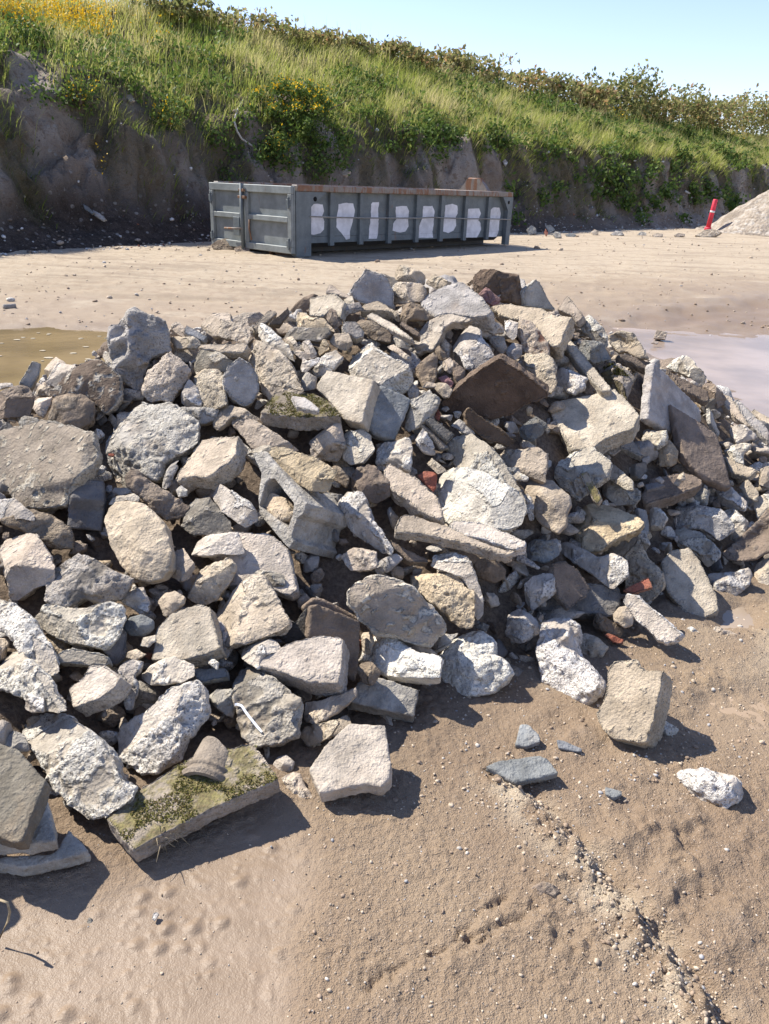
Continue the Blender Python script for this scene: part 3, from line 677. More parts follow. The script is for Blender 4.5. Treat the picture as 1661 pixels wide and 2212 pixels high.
def build_chips():
    r = np.random.default_rng(88); m = 2600; s = r.uniform(S0, S1, m); t = np.abs(r.normal(size=m)) * .45 - .35 + (r.random(m) < .5) * r.uniform(0, 1.7, m)
    z, b, w = hill_z(s, np.maximum(t, 0)); P, N = foot_at(s); xy = P + N * (t - b * (t > 0))[:, None]; sz = r.uniform(.012, .04, m) * (1 + 2.0 * r.random(m) ** 9) * np.clip((s - S0) / 30, .8, 1.5)
    g = ground_base(xy[:, 0], xy[:, 1]); gz = np.where(t > 0, z + ground_base(P[:, 0], P[:, 1]), g)
    o = scatter('debris_chips', rock_bases(1, 8, 3), np.column_stack([xy, gz + sz * .2]), sz, [flatmat('chip_white', (.55, .54, .51)), flatmat('chip_tan', (.34, .28, .22)), flatmat('chip_dark', (.14, .115, .095)), flatmat('chip_brick', (.30, .13, .08))], r.choice(4, m, p=[.3, .34, .31, .05]), 89); tag(o, kind='stuff')
build_chips()

# things lying on the bank
def along_bank(pts, off=.08):
    out = []
    for x, y in pts:
        q = hit_hill(x, y); d = ray(x, y); out.append(q - d / np.linalg.norm(d) * off)
    return np.array(out)
def tube_thing(name, P, rad, mat, label, cat, k=8, group=None):
    loc = P[0]; V, F = tube(P - loc, rad, k); o = mesh_np(name, V, F, mat, loc=loc); return tag(o, label, cat, group, 'thing')
tube_thing('dead_plant', along_bank([(524,216),(512,240),(506,262),(512,284),(522,300),(540,312),(562,328)], .15), np.array([.012,.02,.022,.022,.02,.018,.014]), flatmat('bleached_stem', (.50,.46,.40)), 'pale dead plant stem curving down the bank left of the flowering bush', 'dead stem')
P = along_bank([(252,158),(286,222)], .10); d = P[1] - P[0]; nrm = np.array([.2, -.7, .6]); w_ = np.cross(d, nrm); w_ = w_ / np.linalg.norm(w_) * .05; tn = nrm / np.linalg.norm(nrm) * .03
V = [P[0]-w_, P[0]+w_, P[1]+w_, P[1]-w_]; V = V + [v + tn for v in V]
o = mesh_np('wooden_plank', np.array(V) - P[0], [[3,2,1,0],[4,5,6,7],[0,1,5,4],[1,2,6,5],[2,3,7,6],[3,0,4,7]], flatmat('grey_wood', (.30,.25,.20)), smooth=False, loc=P[0]); tag(o, 'weathered wooden plank stuck in the bare bank', 'plank', None, 'thing')
tube_thing('dead_branch', along_bank([(152,165),(160,185),(172,205),(175,225)], .12), np.array([.02,.028,.025,.015]), M_TWIG, 'dark bent branch poking out of the bank left of the plank', 'branch')
tube_thing('drain_pipe', along_bank([(1322,352),(1332,376),(1345,398),(1354,412)], .18), np.full(4, .09), flatmat('black_plastic', (.02,.021,.024)), 'black plastic drain pipe hanging down the bank', 'pipe')
tube_thing('metal_rod', along_bank([(1384,448),(1388,462),(1393,478)], .14), np.full(3, .03), flatmat('pale_metal', (.5,.49,.46)), 'pale thin rod standing against the foot of the bank', 'rod')
tube_thing('metal_rod', along_bank([(1480,413),(1490,418)], .14), np.full(2, .035), bpy.data.materials['pale_metal'], 'short white pipe end sticking out near the top of the reddish bank', 'rod')
# one stone per line: kind material crop type az,el,thick,lift | outline | inner points | label
# (outlines give each stone's own front face; it is laid on the heap's real surface, given its real size and thickness)
STONES = '''
c g A3 S 5,25,.09,0|0,330 130,145 310,220 365,345 365,440 385,495 100,445 30,400||square cut grey concrete slab standing on edge at the crest beside a small block
c t A3 L 0,40,,0|345,185 385,128 560,165 620,205 615,270 480,262 345,225|560,205,.25 400,200,.2|brown topped concrete lump lying on top of the crest's squared block
k t A3 L 0,35,,0|360,270 450,262 590,278 620,300 630,350 600,430 470,435 360,428|455,272,.2 452,430,.25 590,285,.1|small squared concrete block at the crest under the brown topped lump
c t A3 L -20,45,,0|640,250 690,190 800,255 840,265 770,300 700,320 630,275|690,250,.2|small pointed tan chunk poking up at the crest near the squared block
s g A3 S -15,50,.12,.05|580,400 640,365 760,300 900,255 950,265 1100,400 1180,500 1150,545 1000,560 870,530 760,535 700,560 620,500 585,440||large angular pale grey slab lying tilted just below the crest
c B A3 L 15,20,.1,0|945,250 1120,138 1160,160 1390,205 1410,260 1455,455 1300,430 1130,400 1070,370 1010,310|1150,200,.08 1380,230,.08 1130,340,.06|dark brown stained slab with white flecks rising at the top of the heap
b v A3 L 10,35,,.06|1060,375 1130,308 1250,400 1240,440 1180,462 1100,405|1135,335,.2|purple brick end leaning against the dark brown stained slab
s g A4 S 25,20,.05,0|-15,100 80,22 215,238 60,225 -5,210||thin smooth grey panel standing behind the broad pinkish slab
s t A4 S -20,50,.11,.03|-240,215 -190,195 -90,190 0,210 95,215 200,270 325,280 300,330 235,480 195,480 110,420 60,350 -60,300 -160,280||broad pinkish tan slab with a pale scratch, tilted below the crest
s t A4 S -25,40,.06,0|215,235 290,138 345,200 400,280 350,330 320,270||pointed tan concrete wedge sticking up behind the broad pinkish slab
c w A4 L 0,40,,0|355,315 430,270 490,320 565,410 555,490 480,450 420,400 370,350|440,340,.2 470,400,.25|knobbly white lump at the far corner of the broad pinkish slab
k s A4 L 20,40,,0|360,480 400,440 520,455 590,570 470,600 390,540|430,500,.2 520,470,.2|blue grey paving block wedged beside the long pale kerb strip
p t A4 L -10,35,.06,0|565,410 640,380 735,390 845,570 750,560 670,510 640,530 575,460|690,480,-.4 620,440,-.3 735,395,.08 800,530,.08|broken curved pipe shard with a dark hollow, facing the grey puddle
s b A4 S 10,50,.05,0|635,535 700,540 860,590 840,650 640,562||brown flat slab edge under the pale lumps next to the pipe shard
k p A4 S -20,60,.07,.07|235,465 297,415 590,765 580,785 520,792 430,690 300,530||long narrow pale concrete kerb strip leaning down over the rubble
c m A4 L 0,45,,0|490,600 560,560 690,640 750,690 720,790 690,850 610,780 520,660|570,640,.2 640,760,.3|grey lump with a brown moss cap beside the long pale kerb strip
c w A4 L -10,40,,0|205,660 240,625 330,650 420,700 400,770 330,810 215,770|250,690,.2 330,700,.2 370,740,.25|rough white lump under the upper half of the long pale kerb strip
c b A4 L 0,40,,.04|380,780 450,700 510,770 480,815 400,805|450,750,.2|small brown pointed chunk at the lower end of the long kerb strip
s p A4 S -20,58,.10,.05|155,900 220,860 300,840 540,790 610,770 690,840 780,950 740,1040 560,1110 460,1180 320,1190 270,1110 190,980||large sandy broken slab lying flat at the foot of the long kerb strip
v g A4 S 50,25,.055,.04|880,590 1195,905 1205,1000 1000,1075 835,980||square paving slab standing on its corner behind the other leaning paver
v b A4 S 30,48,.05,.09|985,868 1310,1080 1415,1447 1370,1452 1190,1360 1085,1240||large square paving slab leaning in front of the one on its corner
s b A4 S 10,55,.05,0|965,645 1255,790 1265,850 1230,862 1060,770||narrow brown slab with a worn edge behind the upright paver
c w A4 L -10,45,,.03|940,600 1000,545 1110,550 1160,600 1230,690 1220,740 1100,680|1030,600,.15 1160,650,.2|pale crumbly mortar lump perched on the thin slabs above the grey puddle
s t A4 S -10,55,.05,0|1230,690 1420,850 1540,1040 1420,960 1250,760||long tan slab edge sloping down along the grey puddle
c b A4 L 20,30,,0|1215,740 1260,710 1370,830 1355,890 1310,900 1240,790|1290,790,.25|dark rounded stone end under the thin slabs above the grey puddle
s g A4 S 0,55,.045,0|1420,850 1452,843 1670,1060 1670,1145 1510,1000||grey slab with a thin edge sliding down beside the grey puddle
s t A4 S -10,60,.045,0|1540,930 1562,908 1680,985 1680,1060||sunlit tan slab tip at the heap's end next to the grey puddle
c w A4 L 0,30,,0|1380,1030 1500,1018 1580,1090 1560,1120 1440,1150 1400,1100|1470,1070,.3|white lump deep in the shade below the thin slabs
c w A4 L 0,40,,0|1340,1180 1480,1140 1545,1150 1490,1230 1490,1290 1350,1225|1440,1190,.2|flattened white piece in the shade beyond the large leaning paver
s g A4 S 30,30,.03,0|1255,900 1330,1070 1320,1105 1265,1010||thin grey plate standing in the dark gap behind the leaning pavers
c w A4 L 0,30,,0|790,1110 830,1060 970,1055 970,1150 900,1190 820,1190|880,1110,.3|chalky white block in shade against the large leaning paver
o y A4 L 0,35,,0|900,1200 980,1120 1045,1200 1030,1280 990,1300 920,1300|970,1210,.3|yellowish rounded stone tucked against the large leaning paver
s g A4 S 10,50,.05,0|560,1130 700,1075 760,1150 815,1240 700,1195||brown grey broken slab under the edge of the large sandy slab
c w A4 L 0,45,,0|490,1180 560,1140 655,1190 600,1230|570,1180,.2|small white piece in the shade below the large sandy slab
c w A4 L -20,45,,.05|230,1270 440,1168 530,1245 590,1285 565,1370 450,1440 350,1520 300,1480 230,1420 195,1370|525,1262,.2 440,1345,.28 320,1475,.2 350,1250,.1|bright white broken block with a brown shaded side behind the lichen stick
k m A4 S -15,40,.04,.12|370,1350 425,1335 440,1352 525,1520 495,1565 460,1530||narrow lichen covered brick leaning against the bright white broken block
k p A4 L -20,60,,.06|575,1330 600,1285 735,1400 735,1460 680,1450 560,1370|600,1315,.15 730,1405,.15|block with a white painted top lying behind the lichen covered brick
c g A4 L 0,50,,0|530,1380 770,1460 785,1520 740,1560 620,1560 510,1470|650,1480,.2|dark grey rough block under the one with a white painted top
s b A4 S 5,65,.09,.03|790,1500 850,1380 1100,1340 1210,1390 1210,1430 1000,1510 830,1560||dark flat slab carrying small loose stones beside the large leaning paver
q w A4 L 0,45,,.12|885,1390 920,1370 950,1400 930,1422|915,1392,.3|egg sized white pebble lying on the dark flat slab
q t A4 L 0,45,,.12|1010,1420 1045,1360 1080,1340 1095,1390 1040,1440|1060,1390,.3|tan pointed stone lying on the dark flat slab
t d A4 S 0,70,.02,.10|815,1425 900,1410 960,1430 830,1465||slate coloured flat fragment lying on the dark flat slab
s d A4 S 25,40,.04,.04|750,1280 830,1270 840,1330 790,1390 745,1360||small dark slate plate standing beside the dark flat slab
s t A4 S -10,60,.05,0|1350,1225 1540,1310 1595,1330 1530,1380 1400,1340||tan broken slab lying beyond the foot of the large leaning paver
c g A4 L 0,40,,0|1150,1500 1220,1420 1260,1480 1240,1570 1190,1550|1210,1490,.25|grey pointed chunk below the bottom corner of the large leaning paver
c w A4 L -10,45,,0|1260,1470 1400,1440 1510,1540 1500,1600 1400,1580 1280,1530|1400,1490,.2|long whitish chunk below the bottom corner of the large leaning paver
c t A4 L -10,45,,.04|1450,1430 1520,1390 1590,1480 1580,1540 1500,1500|1530,1440,.25|tan block end beside the long whitish chunk near the pipe bowl
c t A4 L 0,45,,0|1590,1320 1670,1300 1670,1450 1600,1430|1640,1370,.2|tan brown chunk cut by the picture's edge above the pipe bowl
c w A8 L -20,45,,.03|1555,345 1600,310 1680,295 1680,420 1590,490|1620,380,.2|bright white chunk resting on the curved pipe bowl
o t A8 L -10,45,,.06|0,290 40,205 100,198 180,215 300,310 312,370 280,430 280,500 220,560 120,510 70,450 60,350|180,330,.25 110,300,.25|rounded tan boulder with a white broken end beside the lichen covered brick
c y A8 L -20,55,,.03|230,620 290,520 300,420 440,350 560,340 740,420 790,490 760,540 640,590 500,670 430,685 270,620|450,430,.1 560,560,.15 330,500,.1|large whitish tan flattened chunk under the lichen covered brick
c s A8 L 10,35,,0|0,620 60,600 220,640 240,710 140,770 20,740|110,670,.25|dark bluish lump in the shade below the large flattened chunk
k w A8 L -20,45,,.06|230,640 285,618 500,725 600,700 690,750 690,840 590,935 560,920 250,700|310,655,.1 595,900,.2 500,745,.12 620,780,.2|elongated whitish bar with a tan rough end slanting over flat dark slabs
s b A8 S 25,40,.04,.06|185,770 280,755 370,820 420,880 450,950 370,1030 300,1085 220,990 190,880||fan shaped brown grey slab piece leaning below the elongated whitish bar
c w A8 L 10,35,,.04|0,900 70,850 190,845 215,970 130,1040 60,1085 0,1040|100,930,.2|speckled white chunk in shade beside the fan shaped slab piece
s d A8 S 5,50,.10,0|60,1060 200,930 400,900 640,930 660,1000 620,1130 560,1140 480,1110 100,1100||dark slab lying in shade beneath the fan shaped slab piece
c t A8 L 0,50,,.02|520,680 740,570 830,720 940,830 945,920 870,1000 800,1020 680,950 700,790|800,800,.1 880,900,.2|sloping tan block carrying a flat red brick flake
b r A8 S -5,60,.02,.14|665,950 760,905 840,865 875,935 740,975||flat red brick flake stuck on the sloping tan block
s p A8 S -15,52,.06,.06|920,760 980,690 1120,655 1200,760 1310,1000 1320,1090 1220,1150 1080,1100 960,950||long pale smooth slab sliding off the heap beside the small shaded puddle
c w A8 L -10,45,,.02|1000,540 1060,500 1200,560 1330,690 1310,740 1240,790 1160,700 1040,640|1180,640,.2|whitish knobbly lump behind the long pale smooth slab
c g A8 L 0,50,,0|940,400 1160,380 1330,400 1410,500 1420,550 1330,610 1200,520 1000,530|1200,460,.1 1340,530,.2|greyish flat chunk half in sun behind the knobbly lump
c w A8 L 0,50,,0|1335,380 1400,380 1520,490 1460,630 1390,600 1430,520|1450,500,.2|white sloping chunk between the greyish flat chunk and the pipe bowl
c w A8 L 0,35,,0|840,390 920,380 970,470 940,540 860,550|900,460,.3|rough white chunk in shade left of the greyish flat chunk
t s A8 S 30,30,.025,0|765,390 830,410 850,520 835,600 790,500||thin blue grey tile piece standing in the shadowed hollow
c w A8 L 0,40,,0|750,520 820,540 850,640 820,690 760,590|800,600,.2|narrow white chunk at the rim of the large flattened chunk
p b A8 L -25,50,.04,.05|1340,700 1440,620 1560,500 1680,370 1680,690 1560,740 1450,755 1380,742|1560,610,-.22 1640,530,-.2 1450,690,-.08 1600,700,0|curved brown clay pipe bowl at the picture's edge
c t A8 L -10,45,,0|1550,860 1570,760 1670,728 1680,950 1590,935|1620,810,.2|low white boulder resting on the mud below the pipe bowl
c w A8 LG 0,45,,0|1240,840 1400,830 1530,800 1555,850 1520,930 1440,1000 1300,990 1260,910|1380,880,.2 1300,930,.2|muddy white chunk at the heap's foot beside the small shaded puddle
s w A8 SG -25,35,.07,-.02|690,965 760,985 880,1080 1075,1250 1040,1290 960,1322 900,1290 720,1120 665,1030||pale half buried slab leaning out of the heap over the mud
o t A8 L -5,40,,.08|600,1120 640,1070 690,1065 735,1130 730,1190 680,1210 610,1170|670,1130,.35|pinkish round cobble caught beside the half buried pale slab
k b A8 L 15,35,,.02|465,1180 500,1110 640,1190 672,1220 650,1280 580,1260 480,1210|500,1150,.15 640,1225,.2|dark lichen spotted block below the pinkish round cobble
b r A8 L 0,45,,.02|540,1260 570,1248 670,1290 665,1315 600,1312|600,1275,.15|red brick sliver lying under the dark lichen spotted block
c w B4 LG -10,40,.14,.0|65,320 110,160 180,125 300,120 370,170 365,230 330,245 375,380 550,560 545,620 490,680 430,735 380,720 110,560 95,490|280,260,.2 330,480,.12 430,640,.25 210,300,.15 120,400,.08|tall hunched white chunk standing between the heap and the upright block
c t B4 L 0,45,,.02|340,250 400,200 500,260 570,320 520,380 400,400 380,360|450,290,.2|tan lump crouched behind the tall hunched white chunk
k t B4 SG -30,42,.16,-.098|485,770 555,630 550,500 600,420 720,402 760,405 800,470 952,475 905,700 828,965 765,978 600,945 540,890 490,820||upright tan broken block casting a long shadow across the mud
q w B4 LG 10,40,,0|920,850 960,825 1050,880 1020,950 960,960|985,885,.3|fist sized grey white lump in the shadow of the upright block
c w B4 LG -25,38,.12,.004|1015,1185 1060,1160 1200,1145 1330,1170 1430,1195 1475,1300 1440,1380 1340,1445 1260,1420 1170,1430 1100,1320|1150,1190,.1 1240,1230,.3 1130,1300,.2 1400,1220,.2|lone craggy white and brown lump standing apart on the mud
t s B4 SG 0,78,.02,-.004|545,1270 660,1300 660,1325 605,1350 550,1318||four sided slate shard lying flat near the lone craggy lump
t s B4 SG 0,65,.012,0|215,950 262,955 390,1010 385,1035 330,1030 230,1010||black slate splinters lying behind the ridge tile shard
q w B4 LG 0,45,,0|1095,195 1130,180 1190,220 1190,245 1130,240|1140,205,.3|small white stone at the tip of the half buried pale slab
q t B4 LG 0,45,,0|1270,210 1300,170 1450,230 1450,262 1400,265 1280,240|1350,210,.25|oblong whitish stone alone on the wet mud near the pale slab
q w B4 LG 0,45,,0|1050,140 1075,120 1100,145 1070,165|1075,140,.3|grey pebble on the mud between two leaning pale slabs
s t A3 S -15,55,.05,.02|75,500 110,450 230,415 395,515 390,550 320,505||thin tan slab lying under the crest's square cut slab
k p A3 S -20,58,.04,.04|130,545 180,512 350,600 520,725 515,750 420,705 270,630||narrow pale stick shaped slab pointing down from the crest
s b A3 S 0,45,.05,.02|410,612 430,590 580,680 572,722 520,702||short brown slab end beside the narrow pale stick shaped slab
c b A3 L 10,40,,0|390,600 430,450 480,433 580,450 690,570 600,580 480,570 440,620|470,480,.2 560,500,.2|brown block with a lit top wedged under the large angular slab
p p A3 L -30,40,.05,.0|485,840 560,700 650,590 760,540 840,535 1010,580 960,605 850,605 770,650 760,700 700,800 680,840 620,830 540,870 515,900|700,730,-.2 640,640,-.05 850,560,.05 740,780,-.2|pale arched pipe fragment sheltering a shadowed hollow near the crest
c w A3 L -15,40,,.05|820,760 880,660 950,600 1050,640 1090,720 1180,850 1190,900 1050,1000 990,1010 900,870 850,830|890,690,.12 1045,650,.2 970,800,.22 1080,880,.15|tall white broken block between the arched fragment and dark slab on edge
c t A3 L 10,40,,.02|1000,600 1080,540 1130,560 1270,620 1280,690 1200,690 1130,715 1060,640|1090,570,.2 1200,640,.2|tan wedge with a shaded side beside the tall white broken block
c w A3 L -20,40,,.02|1280,590 1330,580 1390,600 1380,700 1340,740 1290,700|1320,640,.25|upright white lump touching the reddish brown chunk
c V A3 L 0,40,,.03|1375,650 1420,580 1500,590 1620,730 1661,800 1640,880 1500,860 1430,830 1390,730|1480,640,.15 1560,760,.25 1440,750,.15|reddish brown chunk crusted with pale mortar
o g A3 L 0,40,,.03|1290,830 1350,770 1430,790 1428,870 1370,910 1310,880|1370,830,.35|round grey cobble under the reddish brown chunk
c t A3 L -10,40,,.02|1150,740 1200,705 1280,720 1300,800 1260,860 1200,800|1230,760,.25|small tan pointed piece beside the round grey cobble
c t A4 L -15,45,,.03|-72,580 0,540 130,533 185,570 210,640 205,740 170,790 100,760 0,680|100,620,.2 165,590,.15 30,600,.15|big pale cracked lump touching the dark slab standing on edge
s B A3 S 0,-8,.08,.06|790,1240 880,1150 1010,1040 1245,890 1290,920 1640,1170 1640,1220 1440,1300 1330,1380 1180,1420 1000,1400 830,1370 760,1285||big dark brown slab tilted up with its muddy underside showing
k b A3 L -10,40,,.02|530,950 600,830 680,830 722,890 715,1050 680,1130 600,1130 540,1020|630,870,.2 685,900,.2 600,960,.15|upright brown brick shaped stone beneath the arched fragment
c b A3 L 5,40,,0|690,820 740,790 810,890 790,925 720,890|750,840,.2|little dark peak between the brown brick shaped stone and white block
o t A3 L 0,45,,.02|680,1130 740,1100 800,1110 850,1160 820,1220 770,1222|770,1155,.3|smooth tan cobble at the lower corner of the dark slab on edge
o v A3 L 0,45,,0|730,1060 800,1040 860,1100 840,1150 760,1095|800,1085,.3|purplish round stone behind the smooth tan cobble
q t A3 L 0,50,,0|600,1140 640,1093 690,1100 750,1130 680,1142|650,1120,.25|flat tan stone beside the smooth tan cobble
c g A3 L -10,45,,.04|440,1400 490,1270 660,1160 730,1230 720,1320 650,1400 560,1470 430,1490|600,1330,.25 500,1290,.2 640,1220,.12|grey topped block with a brown underside near a red brick bit
b r A3 L 0,40,,.02|700,1390 725,1300 755,1370 735,1420|728,1360,.2|orange red brick bit wedged beside the grey topped block
v p A2 S -25,45,.075,.06|1165,1145 1195,1080 1260,995 1400,1025 1661,1075 1600,1240 1555,1445 1490,1430 1390,1400 1310,1290 1240,1210||broad sunlit paving slab with a broken corner beside the moss topped slab
v s A3 S 12,40,.06,.03|130,1460 250,1110 390,1180 515,1230 490,1310 375,1575 330,1570 190,1520||greenish grey paving slab tucked under the broad sunlit paving slab
c w A3 L -5,45,,.03|-30,860 0,800 80,715 180,760 200,800 330,880 480,950 505,1060 450,1180 330,1160 230,1085 0,1030 -20,960|70,800,.15 100,1000,.12 250,900,.18 430,1000,.18|big pitted pale grey lump behind the broad sunlit paving slab
c g A3 L 0,45,,0|440,1170 520,1088 575,1170 560,1250 500,1232|520,1150,.25|mauve grey lump behind the greenish grey paving slab
k d A3 S 10,40,.03,.03|615,1412 670,1380 870,1530 810,1600||upper of two slate dark plank shaped pieces
k d A3 S 10,40,.03,.01|575,1455 610,1440 830,1640 760,1661 690,1570||lower of two slate dark plank shaped pieces
s B A3 S 5,20,.06,.04|945,1360 990,1305 1385,1590 1320,1640 1100,1560 970,1450||brown plank like slab under the dark slab standing on edge
k s A3 L 5,30,,.0|1390,1490 1540,1385 1638,1450 1600,1530 1520,1590 1400,1560|1560,1430,.2 1600,1480,.2 1430,1500,.15|blue grey cut block in the dark gap below the slab on edge
c g A3 L 0,40,,0|830,1450 900,1400 1000,1460 1045,1530 960,1525|920,1450,.25|crumbly grey lump above the sharp ridged white block
c w A7 L 10,35,,.0|520,100 560,20 600,10 690,150 715,240 690,250 600,220|600,100,.25|shaded upright white lump beside the slate dark planks
c w A7 L -25,40,.14,.05|805,185 850,130 960,50 990,58 1130,150 1250,290 1330,440 1415,580 1300,600 1100,500 890,370|985,75,.22 1120,320,.3 1200,430,.28|tall ridged white block leaning behind the brightest white block
c W A7 L -30,60,.12,.1|710,600 740,390 830,365 980,355 1100,400 1370,545 1445,650 1400,760 1300,800 1150,800 820,806 780,760|812,655,.2 1000,600,.22 1360,558,.2|brightest white flat topped block in the middle of the heap
s t A7 S -5,55,.10,.05|275,365 330,315 540,430 720,580 780,765 740,790 600,730 430,590 340,540 290,450||tan slab with a crumbly edge sloping into the brightest white block
b r A7 L 0,35,,.0|560,420 630,380 720,400 715,520 690,555 630,500|640,430,.2 700,420,.2|red brick half coated in grey mortar behind the brightest white block
k t A7 L -10,50,,.03|640,322 680,275 800,370 725,402|700,335,.15|small tan block end above the half coated red brick
c w A7 L 0,40,,.02|215,190 260,125 370,130 450,85 500,130 510,200 480,385 400,370 220,360|370,150,.2 380,350,.2 450,200,.15|half smooth brown, half rough white chunk under the greenish paving slab
c w A6 L -5,45,,.02|1410,60 1560,40 1610,80 1650,190 1560,310 1450,320 1380,270 1400,150|1440,100,.15 1520,140,.02 1590,160,.18 1450,270,.2 1500,70,.15|speckled white lump with a round hole beside the squared brown block
c b A7 L 0,50,,.02|-30,380 60,335 200,340 320,470 330,570 210,640 60,560 -20,470|120,440,.15 220,560,.2|gravelly dark slab piece above the long white fallen chunk
c w A7 L -10,45,,.04|-20,560 90,575 130,620 190,790 250,860 330,1030 310,1072 150,990 20,900 -130,720|60,800,.15 200,900,.15|long white fallen chunk lying below the hollow block's flange
s t A7 S 0,72,.05,.10|365,868 430,745 520,745 800,830 1000,930 1360,1058 1300,1078 1000,990 680,915 430,885||long flat broken slab roofing a dark hollow under the brightest white block
s w A7 S -5,68,.05,.13|810,822 870,790 1110,815 1210,850 1350,910 1470,965 1460,1010 1350,1035 1130,945 980,920 860,870||flat rough piece with an orange stain lying on the long flat slab
c g A7 L 0,50,,0|1345,1110 1380,1040 1580,1180 1560,1200 1500,1172|1440,1110,.2|wedge of grey concrete at the end of the long flat slab
o b A7 L 10,35,,0|770,1010 1000,1060 1200,1120 1290,1200 1280,1270 1200,1310 1060,1260 1030,1150 880,1060|1150,1190,.25|rounded brown stone in the dark hollow under the long flat slab
c w A7 L -5,40,,.08|640,1150 660,1080 780,1035 960,1090 1000,1140 1040,1240 1095,1440 1090,1560 1040,1620 1010,1560 1000,1400 920,1260 880,1250 740,1200|780,1090,.1 910,1150,.2 960,1210,.22 1040,1400,.12|white lump with a mossy underside stretching beside the crumbly tan slab
c y A7 L 0,50,,.05|350,1200 510,1215 760,1225 890,1240 950,1340 1030,1390 1015,1570 1000,1661 900,1661 700,1480 540,1350 500,1290|900,1450,.18 1000,1400,.2 620,1360,.12|crumbly tan slab with layered edges behind the large smooth faced piece
c q B3 L 15,30,.09,.08|-10,150 60,60 200,10 290,20 420,60 530,110 700,290 785,400 780,450 650,585 400,520 230,490 80,350 0,240|85,240,.12 200,150,.12 330,105,.12 480,100,.12 570,170,.11 720,330,.11 770,440,.1 650,560,.1 400,500,.1 240,470,.1|large smooth brown faced piece with a rough white rim, front and centre
c t A6 L -5,45,,.04|1375,1085 1430,1050 1540,985 1661,1040 1670,1160 1600,1200 1450,1200|1500,1090,.15 1580,1030,.1|small tan pointed slab between the hollow block and smooth faced piece
s b A7 S 10,50,.05,0|330,950 450,1020 640,1110 655,1140 480,1130 340,1000||dark brown slab half hidden under the long flat broken slab
c g A7 L 5,40,,0|180,1150 380,1070 440,1110 350,1190 240,1252|300,1150,.2|blue grey shaded lump above the crumbly tan slab
c t A7 L -20,50,,.04|1250,250 1300,210 1440,200 1560,180 1640,250 1630,350 1600,470 1540,470 1480,430 1360,400 1300,330|1450,260,.15 1550,260,.15 1570,400,.2|sandy tan block with a moss tuft on its corner
q w A7 L 0,45,,.06|1330,410 1390,380 1480,430 1475,462 1370,460|1400,420,.2|small pale stone in front of the sandy tan block
q s A7 L 0,40,,.04|1300,350 1400,352 1420,410 1340,412|1360,375,.2|bluish stone in front of the sandy tan block
c w A7 L 0,40,,.05|1420,590 1480,570 1525,660 1525,780 1490,790 1450,690|1480,660,.2|narrow white splinter between the brightest block and the tan boulder
c W B3 L -15,45,,.03|145,700 200,600 180,530 320,480 430,560 560,640 700,660 735,700 720,910 640,925 560,915 360,860 250,820|300,640,.2 530,650,.25 560,720,.25 300,800,.15|bright white lump with a blunt nose at the heap's front edge
o t B3 L 0,40,,.02|400,540 500,520 600,540 720,660 700,690 560,640|560,580,.2|rounded pinkish stone behind the blunt nosed white lump
c W B3 LG -10,42,.12,0|735,680 830,580 930,490 1080,450 1150,490 1195,550 1195,660 1280,690 1355,800 1300,890 1230,930 1200,980 1100,990 1000,1035 900,1000 740,870|1000,600,.12 1040,780,.25 1000,1000,.15 1180,700,.15 760,700,.05|big white boulder shaped chunk at the heap's front foot
v g B3 S 10,58,.07,.02|35,930 80,880 250,850 575,950 560,1050 540,1180 330,1130 0,1055||flat brown grey paving slab wedged low at the front beside white chunk
c b B3 L 0,40,,.07|45,790 80,720 180,720 260,810 190,912 100,890|140,780,.25|crumbling dark clod sitting on the low brown grey paving slab
v p D SG -10,72,.055,0|667,1660 700,1612 752,1563 832,1566 844,1650 842,1682 822,1700 790,1692 690,1714||six sided paving slab lying flat on the mud in front of the heap
c g B3 L 10,40,,.02|1280,470 1340,280 1420,272 1560,380 1580,480 1440,560 1380,570 1290,530|1400,330,.15 1350,350,.12 1470,430,.2|grey speckled chunk standing in shade near the tall hunched chunk
q b B3 LG 0,45,,0|1360,600 1480,550 1530,610 1450,670|1450,605,.2|flat dark stone lying below the grey speckled chunk
q d B3 L 0,45,,0|1005,420 1050,370 1155,420 1130,472|1070,415,.2|dark wedge behind the big white boulder shaped chunk
c g B3 L 0,45,,0|670,580 760,500 900,480 830,580 740,630|780,550,.2|dark shaded piece between the smooth faced piece and white boulder chunk
t s B3 SG -10,74,.022,-.004|1370,1410 1410,1235 1480,1235 1580,1330 1580,1385 1460,1428||fan shaped grey tile shard lying on the mud behind the ridge tile
t s D SG -5,74,.03,-.006|1048,1655 1075,1643 1165,1630 1183,1637 1207,1670 1113,1692||long grey ridge tile shard with a ribbed edge on the mud
c t B3 L 0,40,,.0|85,500 110,450 170,460 200,560 150,670 100,640|140,550,.25|mottled tan stone squeezed under the large smooth faced piece
c t B2 L -20,55,.10,.07|285,370 300,230 410,190 480,110 650,10 720,25 800,130 850,250 925,380 850,430 700,500 590,530 420,570 340,510 300,430|560,200,.06 640,300,.08 850,400,.12 400,480,.1|big rough tan and white chunk lying beside the smooth flat grey slab
s p D S -10,58,.07,.05|326,1425 337,1358 368,1323 430,1303 455,1310 462,1350 476,1400 440,1416 400,1426||smooth flat grey slab with a curved top touching the big rough chunk
c g D L 5,45,,.0|455,1330 480,1345 505,1395 492,1420 450,1425 440,1400|475,1385,.2|shaded broken remnant behind the smooth flat grey slab
c w A6 L 0,40,,.03|635,1230 690,1205 870,1225 905,1260 905,1330 830,1380 780,1300|780,1260,.2|crumbly white lump resting behind the big rough tan chunk
v b B2 S 20,30,.06,.04|1095,520 1130,255 1180,245 1540,385 1535,620 1520,800 1490,900 1400,820 1250,640||nearer of two dark paving slabs leaning behind the three cornered slab
